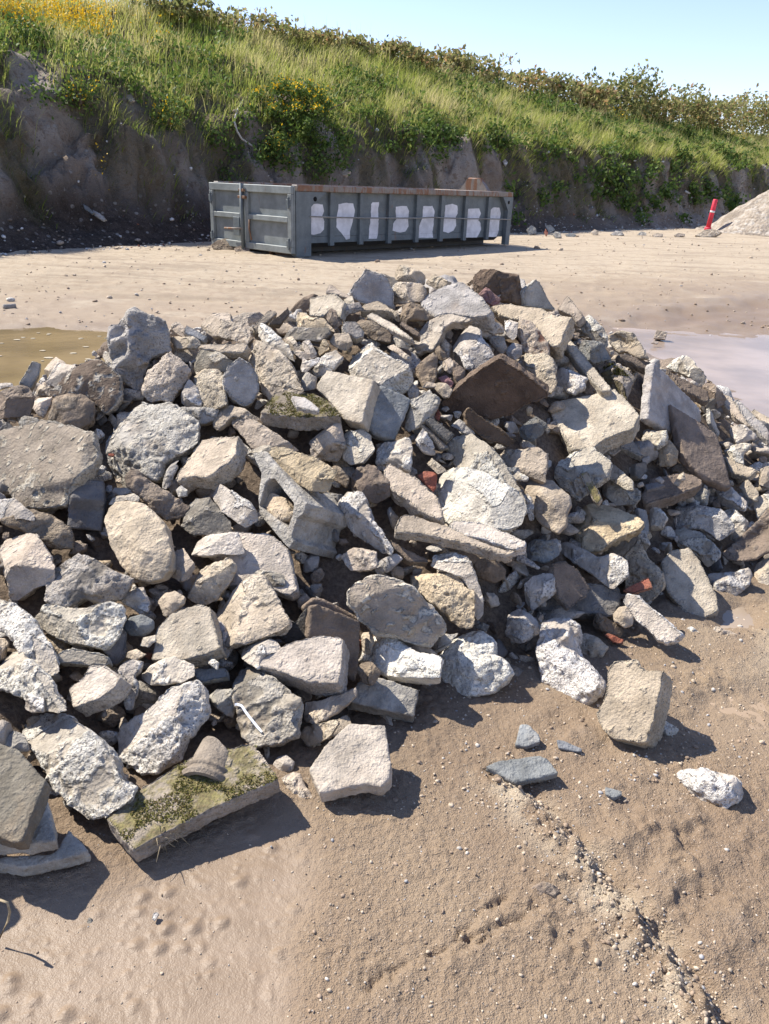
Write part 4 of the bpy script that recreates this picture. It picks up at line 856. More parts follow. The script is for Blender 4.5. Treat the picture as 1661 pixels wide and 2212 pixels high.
v b B2 S 15,30,.05,.01|1050,270 1150,185 1230,195 1520,350 1530,390 1250,300 1090,340||farther of two dark paving slabs leaning behind the three cornered slab
s d B2 S 0,20,.05,.01|870,540 1000,380 1100,270 1090,520 930,575||dark shaded slab in the gap beside the leaning dark pavers
s p B2 S -8,60,.11,.10|690,700 880,590 1000,545 1200,500 1405,518 1395,650 1360,905 1130,890 1000,850 830,790 690,760||three cornered grey slab with a chipped white front edge
c w B2 L -15,50,,.06|515,620 540,590 640,540 700,520 820,530 880,590 720,680 690,780 600,730 530,670|650,600,.12|white crumbled piece at the corner of the three cornered slab
c k B2 L 0,50,.12,.04|470,860 500,690 540,690 880,900 1030,1050 1025,1200 1010,1330 860,1390 640,1410 590,1370 530,1250 520,1150|545,760,.1 600,1150,.14 790,1290,.16 990,1290,.14 880,1000,.08|rough dark faced block with the white plastic strip across it
q w B2 L 0,45,,.12|885,1110 900,990 980,985 1045,1020 1050,1070 1000,1120|970,1050,.25|small whitish stone lying on the rough dark faced block
c t B2 L 0,45,,.05|1035,1180 1050,1040 1200,1040 1340,1000 1490,930 1500,1010 1330,1150 1150,1230 1050,1200|1150,1120,.15 1350,1080,.15|upper of two stacked tan rubble pieces under the three cornered slab
c t B2 L 0,45,,.03|1020,1340 1060,1250 1310,1210 1440,1130 1460,1240 1370,1300 1150,1410 1080,1422|1120,1320,.15 1330,1250,.15|lower of two stacked tan rubble pieces under the three cornered slab
c g B2 L 15,35,,0|250,990 340,940 470,950 495,1080 480,1190 330,1100 290,1070|460,970,.15 350,1010,.15|wedge shaped grey lump beside the rough dark faced block
s s B2 S 0,55,.04,0|140,780 420,770 440,850 200,890||dark slab strip in shade below the smooth flat grey slab
q w B2 L 0,45,,.05|270,730 300,695 360,730 350,790|315,735,.25|small rough white stone on the dark slab strip
v m D SG 0,80,.062,0|228,1768 300,1705 420,1630 548,1606 604,1682 470,1740 330,1812 288,1838||large moss covered slab lying at the front carrying a curved tile shard
o w B6 LG 0,40,,.0|145,100 180,45 240,30 295,80 280,140 200,160|220,90,.35|round whitish cobble at the corner of the moss covered slab
c t B6 LG 0,50,,0|205,190 280,140 330,150 360,220 460,370 430,385 290,340|290,220,.2 370,290,.15|crumbling tan piece below the round whitish cobble
c w D L -10,45,.12,.06|27,1555 60,1530 130,1545 200,1590 235,1640 245,1680 272,1700 262,1725 220,1755 178,1765 150,1740 105,1680 85,1640 60,1605 35,1590|140,1620,.22 130,1700,.14 220,1700,.16 70,1560,.15|huge pitted white chunk above the stacked slabs at the front
c w D L 5,42,.12,.05|233,1590 250,1565 310,1540 370,1490 420,1470 440,1490 450,1540 400,1600 390,1640 340,1665 300,1668 255,1640|372,1500,.12 382,1600,.25 300,1585,.2 320,1640,.16|large white chunk with a dark front facet behind the moss covered slab
s p B1 S -20,55,.08,.05|565,730 690,640 740,540 870,540 1000,640 960,720 830,820 600,900 580,800||broken pale slab with a sunlit top near the huge pitted white chunk
c w B1 L 5,40,,.03|985,560 1100,500 1190,520 1150,600 1110,640 1150,700 1100,900 1040,900 1020,700|1060,620,.15 1080,800,.15|narrow white upright piece beside the broken pale slab
c w B1 L -5,50,,.06|1150,600 1330,500 1440,465 1590,530 1590,620 1500,680 1250,700 1150,640|1300,600,.18 1530,600,.15|flattish white piece with a tan lower edge above the dark fronted chunk
s w B1 S 5,45,.07,.01|455,480 500,430 600,395 870,450 905,530 870,545 740,545 480,520||speckled grey slab bar in shade above the broken pale slab
s d B1 S 20,35,.05,.0|850,420 980,220 1025,240 1060,280 1040,480 960,550 920,520||dark smooth slab set upright beside the dark round cobble
o s B1 L 0,40,,.02|1020,230 1080,145 1170,120 1270,170 1272,240 1190,305 1080,290|1160,210,.35|dark round cobble beside the smooth flat grey slab
q w B1 L 0,40,,.02|1160,380 1190,310 1290,290 1290,340 1230,392|1230,340,.2|shaded white fragment below the dark round cobble
q t B1 L 0,45,,.02|1045,480 1060,430 1130,405 1210,450 1130,500|1120,450,.25|small tan stone below the dark smooth upright slab
c w B1 L 0,50,.10,.04|280,170 400,40 560,60 700,70 900,10 970,30 1000,120 940,280 860,380 740,370 520,320 340,230|450,250,.08 720,130,.12 620,260,.16|broad rough grey white chunk lying under the triangular chunk
c k A5 L 5,40,.10,.05|375,1450 390,1020 440,1000 560,1020 660,1070 800,1130 900,1190 1090,1280 1060,1340 990,1440 870,1480 790,1470 700,1430 620,1490 540,1520 470,1500|480,1150,.12 480,1300,.14 720,1200,.08 850,1290,.18|triangular grey chunk with a jagged lower edge below the oval boulder
o t A5 L -5,45,.10,.05|875,800 910,710 960,650 1060,645 1180,660 1300,760 1370,870 1415,1060 1400,1180 1340,1260 1230,1290 1110,1260 1000,1150 930,1000|1100,850,.22 1200,1050,.26 1050,950,.2|smooth oval tan boulder the size of a loaf
e d A5 L 5,35,.08,.03|585,480 600,465 850,470 862,640 838,868 560,842 575,620|600,602,.2 856,632,.2|dark stone sett cube beside the smooth oval boulder
s b A5 L 15,45,,0|0,800 240,700 400,740 580,860 600,960 590,1020 400,1010 340,960 200,870|500,900,.15 300,780,.1|dark brown sloping slab below the stone sett cube
c t A5 L -10,40,,.03|-30,920 180,865 230,880 300,950 350,1040 390,1170 360,1300 210,1340 90,1440 -30,1400|230,1000,.15 200,1200,.22|big tan cracked chunk at the picture's edge below the dark brown slab
c w B1 L -5,45,,.02|-40,-20 60,10 190,90 280,190 340,300 400,400 440,540 400,580 340,590 200,480 100,330 -20,230|150,200,.12 330,440,.15|long speckled grey chunk sloping down from the tan cracked chunk
c w B1 L -15,48,,.04|-40,320 60,340 130,400 270,540 380,640 430,790 500,870 430,920 300,900 200,820 -40,690|120,520,.12 330,700,.15|long white and tan chunk sloping beneath the speckled grey one
k w B1 L -10,35,,.05|170,900 210,790 260,750 345,755 355,930 260,935|290,830,.15|small upright white block perched above the huge pitted white chunk
c g B1 L 15,40,,.0|-20,1170 90,1060 200,1120 250,1250 120,1260|110,1140,.15|dull grey stone between the stacked slabs and huge pitted chunk
v k B5 SG -10,70,.05,.085|-170,60 110,160 300,362 200,640 150,770 90,780 -170,700||uppermost of the three stacked slabs at the front, grainy grey
v g B5 SG 0,78,.05,.035|-170,760 200,560 310,480 345,640 372,770 200,790 -170,805||middle of the three stacked slabs at the front
v g B5 SG 0,82,.045,0|-170,880 360,850 460,700 590,838 430,890 140,950 -170,900||bottom one of the three stacked slabs, lying on wet mud
c q D L -25,42,.11,.03|-30,960 0,935 40,925 95,912 195,935 205,985 190,1020 145,1065 140,1085 90,1095 45,1090 20,1060 -30,1080|48,960,.08 95,925,.08 185,945,.08 165,1030,.14 45,1060,.1 25,1000,.09|large block with a brown pitted face framed by pale broken rim
c g A1 L -5,42,.12,.03|825,1070 890,940 990,850 1040,800 1120,775 1170,810 1250,850 1350,820 1470,880 1620,1010 1615,1180 1510,1270 1440,1290 1350,1340 1330,1450 1280,1490 1200,1430 1090,1410 1040,1450 1060,1530 1000,1560 940,1540 870,1480|900,1000,.06 1100,1000,.1 1400,1100,.14 890,1350,.12 960,1480,.1|largest grey tan boulder like chunk, below the squat brown block
s b A5 L 10,45,,.04|1040,430 1100,370 1150,380 1360,540 1570,670 1500,760 1370,780 1300,740 1170,590 1060,520|1300,610,.12 1120,460,.1|mottled brown slab slanting above the smooth oval boulder
c w A5 L 0,65,.03,.08|880,640 930,600 1100,565 1150,590 1140,620 1000,640|1050,610,.08|thin white flake resting on top of the smooth oval boulder
q w A5 L 0,45,,.02|930,560 950,520 1060,520 1100,560 1000,590|1010,550,.2|shaded pale stone behind the thin white flake
c w A5 L -25,45,,.03|0,620 60,612 130,620 235,700 230,740 100,770 -20,790 -20,640|130,680,.2|white broken lump at the picture's edge under the brown faced block
c g A5 L 20,40,,.02|1330,510 1420,280 1460,260 1475,350 1420,500 1380,530|1410,400,.15|leaning grey splinter beside the pillow shaped tan slab
s t A6 S -25,55,.09,.06|20,400 215,118 290,102 530,92 500,230 465,300 260,440 95,430 10,480||pillow shaped tan slab, half in shadow, above the white brick sized chunk
q g A6 L 0,45,,.02|5,540 50,500 105,540 100,590 30,600|55,550,.25|little grey stone under the pillow shaped tan slab
c w A6 L -15,45,,.06|255,550 300,510 370,490 500,570 600,640 665,720 660,780 560,840 440,750 370,690|390,680,.15 350,600,.12 560,770,.12|brick sized white chunk lying diagonally beside the hollow block
c k A6 L -5,42,,.02|50,830 120,660 200,570 270,560 290,620 380,720 450,790 460,890 300,900 130,900|200,700,.15 300,800,.18|speckled lump half brown and half bluish beside the oval boulder
c w A6 L -10,45,,.05|135,1080 165,950 230,900 500,895 530,960 550,1050 500,1065 380,1060 250,1085|350,940,.15 400,1030,.12|low white bar shaped chunk on top of the broad tan slab
c t A5 L -10,42,,.04|1405,1170 1440,1010 1500,995 1560,1090 1600,1140 1570,1260 1490,1300 1410,1250|1490,1100,.2 1540,1180,.15|knuckle shaped tan chunk touching the smooth oval boulder
c t A6 L -10,45,,.04|40,1340 230,1130 330,1130 420,1090 495,1160 440,1280 330,1420 240,1480 150,1470 60,1400|250,1270,.14 380,1260,.18|tan and white stepped chunk below the low white bar
s p A6 S 0,52,.06,.02|490,885 790,895 940,1020 1020,1370 960,1420 700,1330 430,1340 420,1100||broad tan slab dappled by shadow under the hollow block
o t A5 L -5,42,,.04|1310,1470 1370,1400 1450,1380 1530,1430 1522,1480 1440,1560 1370,1590|1420,1470,.35|smooth tan pebble like cobble above the smooth flat grey slab
c w A5 L 5,42,,.01|985,1450 1090,1370 1180,1330 1250,1480 1240,1540 1180,1580|1130,1440,.15|shaded white piece beside the smooth tan cobble
c y A6 L -5,50,.07,.16|785,240 820,190 890,185 1050,230 1240,310 1322,370 1250,530 1110,520 960,440 800,330|1160,360,.1 1250,400,.12 880,300,.08 1000,300,.08|rough tan bar shaped chunk lying on top of the hollow block
c y A6 L -10,40,.05,.06|730,590 800,560 900,600 990,640 990,720 950,780 870,790 770,750 725,680|860,660,.18|crumbly tan lump lodged inside the hollow block's opening
c b A6 L 0,45,,.02|1260,330 1310,310 1370,350 1450,430 1420,520 1350,470 1270,420|1370,410,.15|narrow tan grey chunk behind the bar on the hollow block
c w A6 L 0,40,,.02|600,250 630,205 770,155 830,200 740,230|710,200,.15|shaded white chunk behind the hollow block's upper corner
k t A6 L 10,40,.09,.04|1115,90 1200,30 1375,-20 1412,160 1370,285 1330,282 1150,275 1120,190|1322,60,.16 1332,265,.16 1125,92,.02|squared brown stone block below the moss topped slab
s m A2 S -5,72,.075,.06|700,1345 740,1300 830,1180 930,1160 1170,1190 1300,1270 1378,1370 1100,1392 870,1372 720,1350||moss topped broken slab lying in the middle of the heap
c g A2 S -5,68,.025,.16|955,1230 975,1205 1080,1220 1200,1310 1190,1335 1080,1322 1010,1300||thin pale flake lying on the moss topped broken slab
c t A2 L -5,45,,.01|310,1400 370,1300 460,1280 560,1300 690,1390 640,1400 480,1380 350,1490 320,1470|450,1320,.2|bent tan chunk tucked below the moss topped slab
c t A2 L -5,48,,.02|450,1410 520,1370 600,1390 700,1430 870,1540 1010,1650 900,1660 640,1640|620,1450,.12 700,1560,.15|long white and brown splintered chunk beneath the moss topped slab
c g A2 L 5,45,,0|20,1290 180,1300 360,1320 330,1400 200,1440 80,1340|210,1350,.2|dark rough chunk behind the largest grey tan chunk
c g A2 S 12,28,.08,.05|385,1080 430,960 530,895 640,950 695,1050 690,1190 640,1270 570,1300 480,1240 400,1150||rounded disc of grey concrete standing on edge with a mossy hole
c t A2 L -10,45,.10,.03|555,830 620,745 700,760 850,830 960,950 1040,1160 860,1190 800,1290 700,1150 640,950|690,870,.15 860,1100,.14 770,1050,.15|long tan block with a peaked top behind the grey concrete disc
c t A2 L -5,42,,.03|115,1050 200,990 310,970 380,1030 400,1150 420,1270 330,1310 230,1290 160,1120|330,1050,.14 260,1160,.18|tan and white wedge leaning beside the grey concrete disc
c w A2 L 5,40,,.01|0,1260 60,1150 110,1070 180,1140 225,1290 60,1300|110,1190,.18|blue white shaded chunk between six sided block and tan wedge
c t A1 L 5,35,.11,.05|1160,690 1200,600 1240,490 1330,430 1400,435 1530,530 1580,580 1540,670 1410,835 1330,810 1240,830 1170,770|1345,470,.14 1310,640,.2 1255,800,.15 1500,560,.12|six sided tan block with a dark side in front of the channel stone
c k A2 L 0,42,,.02|120,880 180,820 340,840 480,930 400,1010 330,980 200,980 140,1000|250,880,.18 400,950,.15|mottled grey chunk under the flat slab bar behind the tan wedge
s t A2 S -5,45,.06,.02|190,805 210,778 400,778 592,775 602,800 570,860 540,850 400,850 230,825||flat slab bar lying level above the mottled grey chunk
c t A2 L -20,42,,.02|185,630 240,570 410,468 455,580 480,600 580,570 590,680 570,730 430,720 300,710|420,590,.1 500,650,.15 300,620,.1|bright tan double peaked chunk on the skyline beside the channel stone
c t A1 L -5,40,,0|1415,260 1430,200 1480,180 1530,230 1530,300 1450,300|1475,240,.2|small tan point on the skyline next to the channel stone
k s A2 S 10,50,.04,.02|75,650 100,620 270,720 235,755 80,690||blue grey slab bar lying beside the double peaked chunk
c t A1 L -5,45,,.01|1395,320 1460,300 1600,310 1661,350 1610,395 1460,392|1520,340,.18|flat tan lump overhanging a dark hole beside the channel stone
c w A2 L -5,45,,.03|680,640 720,610 800,660 930,770 970,900 920,880 790,800 700,720|760,680,.15 880,800,.15|speckled white bar slanting behind the long peaked block
s t A2 S 15,45,.07,0|645,640 770,500 830,500 850,530 720,640 690,690||tan slab leaning on the skyline, one of a pair
s b A2 S 20,30,.06,.02|780,600 940,480 955,530 880,620 790,622||brown slab leaning on the skyline, darker of the pair
c y A2 L -10,45,,.02|980,640 985,590 1030,515 1090,530 1130,560 1230,560 1320,650 1240,640 1000,652|1080,580,.15 1200,600,.15|lumpy tan piece on the skyline beside the smooth pale slab
c b A2 L -10,38,,.03|1240,550 1290,475 1330,490 1370,610 1320,660|1300,560,.18|upright brown pointed stone before the smooth pale slab
s p A2 S -28,38,.05,.0|1110,400 1320,350 1410,430 1370,580 1300,480 1240,550 1110,545||smooth pale slab with white paint spots standing on the skyline
s t A2 S -5,50,.05,0|1250,355 1280,280 1460,380 1450,412 1350,372||sloping tan slab behind the smooth pale slab
q p A2 L -10,50,,.01|1400,412 1470,380 1490,440 1420,452|1445,415,.15|small cream block beside the smooth pale slab
c g A2 S 5,38,.06,.03|1385,640 1400,590 1500,590 1575,680 1560,720 1510,740 1420,690||half round grey slab piece below the smooth pale slab
c g A2 L 5,45,,.01|1380,510 1400,450 1530,435 1555,490 1450,520 1380,580|1450,470,.2|squarish grey chunk at the edge of the smooth pale slab
k k A2 L -5,45,,.03|890,690 960,640 1270,645 1290,700 1200,760 1020,740 900,720|970,665,.1 1260,690,.12 1100,700,.14|level mortar topped strip crossing the upper heap
c t A2 L -10,40,,.01|890,730 980,715 1040,830 960,850|960,770,.2|squat tan stone under the level mortar topped strip
k p A2 L -10,45,,.02|1020,780 1110,740 1170,850 1140,872 1060,830|1110,800,.18|small pale block with a lit top under the mortar topped strip
c y A2 L -5,42,,.02|1180,860 1200,750 1250,740 1280,820 1180,882|1230,800,.2|yellowish small chunk at the end of the mortar topped strip
c t A2 L -5,42,,.02|1250,740 1300,690 1440,690 1470,780 1400,830 1330,800|1360,740,.2|tan crumbly chunk behind the big pitted pale grey lump
c w A2 L -15,45,,.03|1130,1000 1250,860 1330,830 1390,890 1280,1010 1180,1070|1260,930,.15|white and tan slab chunk leaning toward the pitted pale lump
c w A2 L -5,45,,.03|1035,1000 1060,880 1100,920 1200,890 1180,930 1080,1010|1100,940,.2|twisted white mortar bit above the broad sunlit paving slab
c g A2 L 5,42,,.01|1040,1060 1090,1010 1180,1060 1170,1150 1050,1170|1110,1080,.2|grey block in shade above the broad sunlit paving slab
c t A2 L -5,48,,.01|960,840 1030,830 1190,880 1050,910|1070,865,.15|low tan lump behind the twisted white mortar bit
c b A3 L 0,45,,0|0,560 100,550 350,680 340,770 200,740 0,600|180,650,.15|long brown broken chunk below the narrow pale stick shaped slab
c w A3 L -5,42,,.02|350,710 450,720 510,770 480,822 370,790|430,760,.2|white lump below the tip of the narrow stick shaped slab
c t A3 L 0,45,,.01|300,790 360,780 510,890 500,922 420,880|410,830,.15|thin tan wedge behind the pitted pale grey lump
k g A1 S 30,35,.07,.02|155,690 270,500 345,530 330,610 260,735||slanting grey box shaped block at the brown puddle's edge
c t A1 L -20,45,,.0|340,600 460,470 550,520 530,560 380,640|450,530,.15|tan stone behind the slanting grey block by the brown puddle
c p A1 L -15,42,,.02|370,680 440,515 600,540 640,560 540,680 430,712|450,540,.12 520,620,.15|boxy pale chunk in front of the brown puddle
c Q A1 L 0,40,.11,.03|415,760 540,640 600,580 740,505 830,500 920,560 990,650 990,790 940,880 870,930 770,850 610,780 440,810|600,600,.16 800,690,.12 610,770,.14 940,790,.1 750,620,.15|white rimmed chunk with a hollow dark brown face near the brown puddle
k b A1 L 10,40,.10,.04|340,990 395,840 420,820 560,780 700,790 775,860 770,1000 650,1080 470,1020 400,1000|470,905,.2 640,890,.22 480,1010,.15|squat brown six sided block in front of the white rimmed chunk
c b A1 L 5,40,,.02|-20,740 150,700 250,740 270,850 240,950 60,970 -20,980|100,760,.15 230,800,.1|dark brown weathered chunk at the picture's edge by the brown puddle
c t A1 L -5,42,,.01|265,900 290,800 420,790 400,860 340,970|330,860,.2|tan white lump between the dark weathered chunk and squat block
c t A1 L -10,42,,.0|280,740 330,700 420,720 400,785 290,790|350,745,.2|little tan mound under the slanting grey block
c g A1 L 0,45,,.01|140,1010 200,960 310,980 320,1020 260,1060 150,1060|230,1010,.2|grey low stone above the brown faced rimmed block
c d A1 L 5,45,,.0|-20,1060 70,1010 120,1070 60,1110 -20,1110|60,1060,.15|dark slab scrap at the picture's edge above the rimmed block
c w A1 L -5,45,,.0|-20,690 100,682 105,715 -20,740|40,705,.1|pale flat piece on the waterline of the brown puddle
c w A1 L -10,42,,.0|845,470 870,425 920,440 940,520 900,562|890,490,.2|white knob touching the channel stone by the brown puddle
c t A3 L 0,42,,.0|760,930 830,890 860,930 850,1040 780,990|810,950,.2|knotty tan lump under the tall white broken block
c b A3 L 5,42,,.0|850,900 960,1000 950,1080 870,1110|900,1010,.2|dark rough stone beneath the tall white broken block
c C A1 L 15,30,.12,.06|900,215 990,205 1050,140 1060,90 1115,62 1190,100 1350,175 1375,215 1415,425 1250,470 1225,540 1190,690 1150,760 1000,640 940,590 905,330|1062,115,.2 1050,300,.22 1085,440,.22 1220,520,.2 1030,270,-.06 1050,430,-.06 1120,600,.0 1000,240,.0 930,240,.1 945,560,.12 1000,630,.1|grey channel stone with a rounded groove standing highest beside the puddle
'''
# ---------------------------------------------------------------- stones
CROPS = {'A1': (0, 1200, 800), 'A2': (700, 1000, 800), 'A3': (1400, 1000, 800), 'A4': (2100, 1100, 976), 'A5': (0, 1700, 800), 'A6': (700, 1700, 800),
         'A7': (1400, 1700, 800), 'A8': (2100, 1800, 976), 'B1': (0, 2400, 800), 'B2': (700, 2300, 800), 'B3': (1400, 2300, 800), 'B4': (2100, 2400, 976),
         'B5': (0, 2900, 1000), 'B6': (1000, 3000, 1000), 'B7': (2076, 3096, 1000), 'D': (0, 0, 3076)}
def to_px(crop, x, y):
    cx, cy, s = CROPS[crop]; k = s / 1661.0
    return (cx + x * k) * .54, (cy + y * k) * .54
KIND = {'c': 'concrete_chunk', 's': 'concrete_slab', 'k': 'concrete_block', 'o': 'cobblestone', 'b': 'brick_fragment', 't': 'tile_shard',
        'p': 'pipe_shard', 'v': 'paving_slab', 'q': 'stone', 'e': 'stone_sett'}
GROUP = {'c': 'broken concrete chunks of the rubble heap', 's': 'broken concrete slabs of the rubble heap', 'k': 'blocks in the rubble heap', 'o': 'rounded cobbles in the rubble heap',
         'b': 'brick fragments in the rubble heap', 't': 'roof tile and slate shards', 'p': 'broken pipe shards', 'v': 'paving slabs in the rubble heap', 'q': 'small stones', 'e': None}

def refine(pts, amp, seed):
    """outline with extra points and a ragged break line (amp in outline units)"""
    out = []; r = np.random.default_rng(seed)
    for i in range(len(pts)):
        a, b = np.array(pts[i], float), np.array(pts[(i + 1) % len(pts)], float)
        L = np.linalg.norm(b - a); k = max(1, int(L / 9)); nrm = np.array([-(b - a)[1], (b - a)[0]]) / max(L, 1e-6)
        ph = r.uniform(0, 100)
        for j in range(k):
            t = j / k; w = math.sin(math.pi * t)
            q = a + (b - a) * t
            if j: q = q + nrm * (gnoise([[ph + t * L / 16, seed * .37, 0]])[0] * amp * 1.6 + gnoise([[ph + t * L / 5, seed * .7, 5]])[0] * amp * .7) * min(1, w * 3)
            out.append(tuple(q))
    return out

def solid(px, inner, holes, anchor, az, el, th, typ, seed):
    """closed mesh whose front is the outline px (display pixels) laid on a real plane; returns verts, faces, plane normal"""
    az, el = math.radians(az), math.radians(el)
    n = np.array([math.sin(az) * math.cos(el), -math.cos(az) * math.cos(el), math.sin(el)])
    cen = np.mean(px, axis=0); dc = ray(*cen); dc /= np.linalg.norm(dc)
    while n @ -dc < .22:                          # never edge-on
        el -= .06; n = np.array([math.sin(az) * math.cos(el), -math.cos(az) * math.cos(el), math.sin(el)])
    def on(p, fwd=0.):
        d = ray(*p); q = EYEP + d * (((anchor - EYEP) @ n) / (d @ n))
        # limit how far a tilted outline may run in depth
        r = np.linalg.norm(q - EYEP); r0 = np.linalg.norm(anchor - EYEP); lim = .30
        r = r0 + lim * math.tanh((r - r0) / lim)
        dd = d / np.linalg.norm(d)
        return EYEP + dd * (r - fwd)
    size = math.sqrt(abs(sum(px[i - 1][0] * px[i][1] - px[i][0] * px[i - 1][1] for i in range(len(px)))) / 2) / FPX * np.linalg.norm(anchor - EYEP)
    pv = [Vector(p) for p in px]; ed = [(i, (i + 1) % len(px)) for i in range(len(px))]; fc = []
    nf = len(px)
    for h in holes:
        b = len(pv); pv += [Vector(p) for p in h]; ed += [(b + i, b + (i + 1) % len(h)) for i in range(len(h))]
    nb = len(pv)
    pv += [Vector(p[:2]) for p in inner]
    res = delaunay_2d_cdt(pv, ed, [], 0 if holes else 1, 1e-4)
    v2, e2, f2, ov, oe, of = res
    # which input each output point came from
    fw = [0.] * len(v2)
    for i, o in enumerate(ov):
        for k in o:
            if k >= nb: fw[i] = inner[k - nb][2]
    front = [on((v[0], v[1]), fw[i] * size) for i, v in enumerate(v2)]
    if holes:                                     # keep only triangles outside the holes
        def inside(p, poly):
            c = False
            for i in range(len(poly)):
                (x1, y1), (x2, y2) = poly[i - 1], poly[i]
                if (y1 > p[1]) != (y2 > p[1]) and p[0] < (x2 - x1) * (p[1] - y1) / (y2 - y1) + x1: c = not c
            return c
        f2 = [f for f in f2 if not any(inside(sum((v2[i] for i in f), Vector((0, 0))) / len(f), h) for h in holes)
              and inside(sum((v2[i] for i in f), Vector((0, 0))) / len(f), px)]
    V = [np.array(p) for p in front]; F = [list(f) for f in f2]
    # boundary edges -> back
    cnt = {}
    for f in f2:
        for i in range(len(f)):
            a, b = f[i - 1], f[i]; cnt[(a, b)] = 1
    bnd = [(a, b) for (a, b) in cnt if (b, a) not in cnt]
    r = np.random.default_rng(seed)
    if typ == 'S':
        off = len(V); back = -n * th
        V += [p + back * (1 + .0 * r.normal()) for p in V[:off]]
        F += [[off + i for i in reversed(f)] for f in f2]
        F += [[b, a, off + a, off + b] for a, b in bnd]
    else:
        th = th or .5 * size
        bd = dc * .55 - n * .75; bd /= np.linalg.norm(bd)
        off = len(V); c3 = np.mean([V[a] for a, b in bnd], axis=0)
        V += [c3 + (on((v[0], v[1])) - c3) * .97 + bd * th * .45 for v in v2]
        off2 = len(V)
        V += [c3 + (on((v[0], v[1])) - c3) * .72 + bd * th * (1 + .15 * r.normal()) for v in v2]
        F += [[b, a, off + a, off + b] for a, b in bnd] + [[off + b, off + a, off2 + a, off2 + b] for a, b in bnd]
        F += [[off2 + i for i in reversed(f)] for f in f2]
    return V, F, n, size

PENDING = []
def queue(name, V, F, n, mat, typ, vox, seed, rough, meta, face_el=None):
    """start a voxel-remeshed solid; finished together in finish_solids()"""
    loc = np.mean(V, axis=0)
    me = bpy.data.meshes.new(name); me.from_pydata([tuple(v - loc) for v in V], [], F); me.update()
    bm = bmesh.new(); bm.from_mesh(me); bmesh.ops.triangulate(bm, faces=bm.faces); bmesh.ops.recalc_face_normals(bm, faces=bm.faces); bm.to_mesh(me); bm.free()
    o = bpy.data.objects.new(name, me); o.location = loc; COL.objects.link(o)
    md = o.modifiers.new('r', 'REMESH'); md.mode = 'VOXEL'; md.voxel_size = vox; md.adaptivity = 0
    PENDING.append((o, loc, n, mat, typ, seed, rough, meta)); return o

def finish_solids():
    dg = bpy.context.evaluated_depsgraph_get(); dg.update()
    for o, loc, n, mat, typ, seed, rough, meta in PENDING:
        me = bpy.data.meshes.new_from_object(o.evaluated_get(dg)); old = o.data
        o.modifiers.clear(); nv = len(me.vertices)
        co = np.empty(nv * 3, np.float32); me.vertices.foreach_get('co', co); co = co.reshape(-1, 3).astype(float)
        # smooth the voxel stairs (one Laplacian step) and find normals
        ne = len(me.edges); ev = np.empty(ne * 2, np.int32); me.edges.foreach_get('vertices', ev); ev = ev.reshape(-1, 2)
        deg = np.bincount(ev.ravel(), minlength=nv).clip(1)
        for _ in range(1):
            s = np.zeros_like(co); np.add.at(s, ev[:, 0], co[ev[:, 1]]); np.add.at(s, ev[:, 1], co[ev[:, 0]])
            co = co * .5 + s / deg[:, None] * .5
        me.vertices.foreach_set('co', co.astype(np.float32).ravel()); me.update()
        nr = np.empty(nv * 3, np.float32); me.vertex_normals.foreach_get('vector', nr); nr = nr.reshape(-1, 3).astype(float)
        if np.einsum('ij,ij->i', nr, co).mean() < 0: me.flip_normals(); nr = -nr
        flat = np.zeros(nv, bool)
        if meta.get('cuts'):                       # clean break planes and flat cast faces
            rc = np.random.default_rng(seed + 5000); vd = -(loc - EYEP) / np.linalg.norm(loc - EYEP)
            for ci in range(meta['cuts']):
                d = vd + np.array([-.72, 0, .42]) + rc.normal(size=3) * .50; d /= np.linalg.norm(d)
                t = co @ d; lim = np.quantile(t, rc.uniform(.80, .94)); k = t > lim
                co = co - np.where(k, t - lim, 0)[:, None] * d
                if rc.random() < .55: flat |= k
                else: flat &= ~k
            me.vertices.foreach_set('co', co.astype(np.float32).ravel()); me.update()
            me.vertex_normals.foreach_get('vector', (tmp := np.empty(nv * 3, np.float32))); n2 = tmp.reshape(-1, 3).astype(float); nr = n2 * np.sign(np.einsum('ij,ij->i', n2, nr).mean() or 1)
        P = co + np.array([seed * 1.37, seed * .71, seed * 2.11])
        big = fbm(P * 11, 2); med = fbm(P * 38, 2); fin = gnoise(P * 120)
        if typ == 'S':
            f = 1 - sstep(.80, .95, np.abs(nr @ n))
            f = np.clip(f * (1 + med * .8) + sstep(.30, .45, med + .35 * big) * .35, 0, 1)
            amp = .16 + .84 * f
        else:
            f = sstep(-.12, .16, big + .5 * med + (.22 if rough >= 1 else -.05)); amp = .6 + .4 * f
        if meta.get('cuts'): f = np.where(flat, .12 + .5 * sstep(.2, .45, med), f); amp = np.where(flat, .22, amp)
        if meta.get('frac') is not None: f = np.clip(f * 0 + meta['frac'] + med * .5, 0, 1)
        if meta.get('cast'):                       # cast face in front, broken surface round it
            d = np.abs(nr @ n); f = 1 - sstep(.60, .80, d) * sstep(-.35, -.15, med + .4 * big); amp = .25 + .75 * f
        w1 = worley(P * 15 + (med * .25)[:, None]) - .5; w2 = worley(P * 46) - .5
        disp = amp * rough * (big * .004 + w1 * .010 + w2 * .005 + med * .0045 + fin * .003 - .007 * sstep(.20, .5, gnoise(P * 62 + 9)))
        co = co + nr * disp[:, None]
        me.vertices.foreach_set('co', co.astype(np.float32).ravel())
        me.polygons.foreach_set('use_smooth', np.ones(len(me.polygons), bool))
        o.data = me; bpy.data.meshes.remove(old); me.name = o.name
        me.materials.clear(); me.materials.append(mat); me.update()
        attr(o, 'frac', f)
    PENDING.clear()

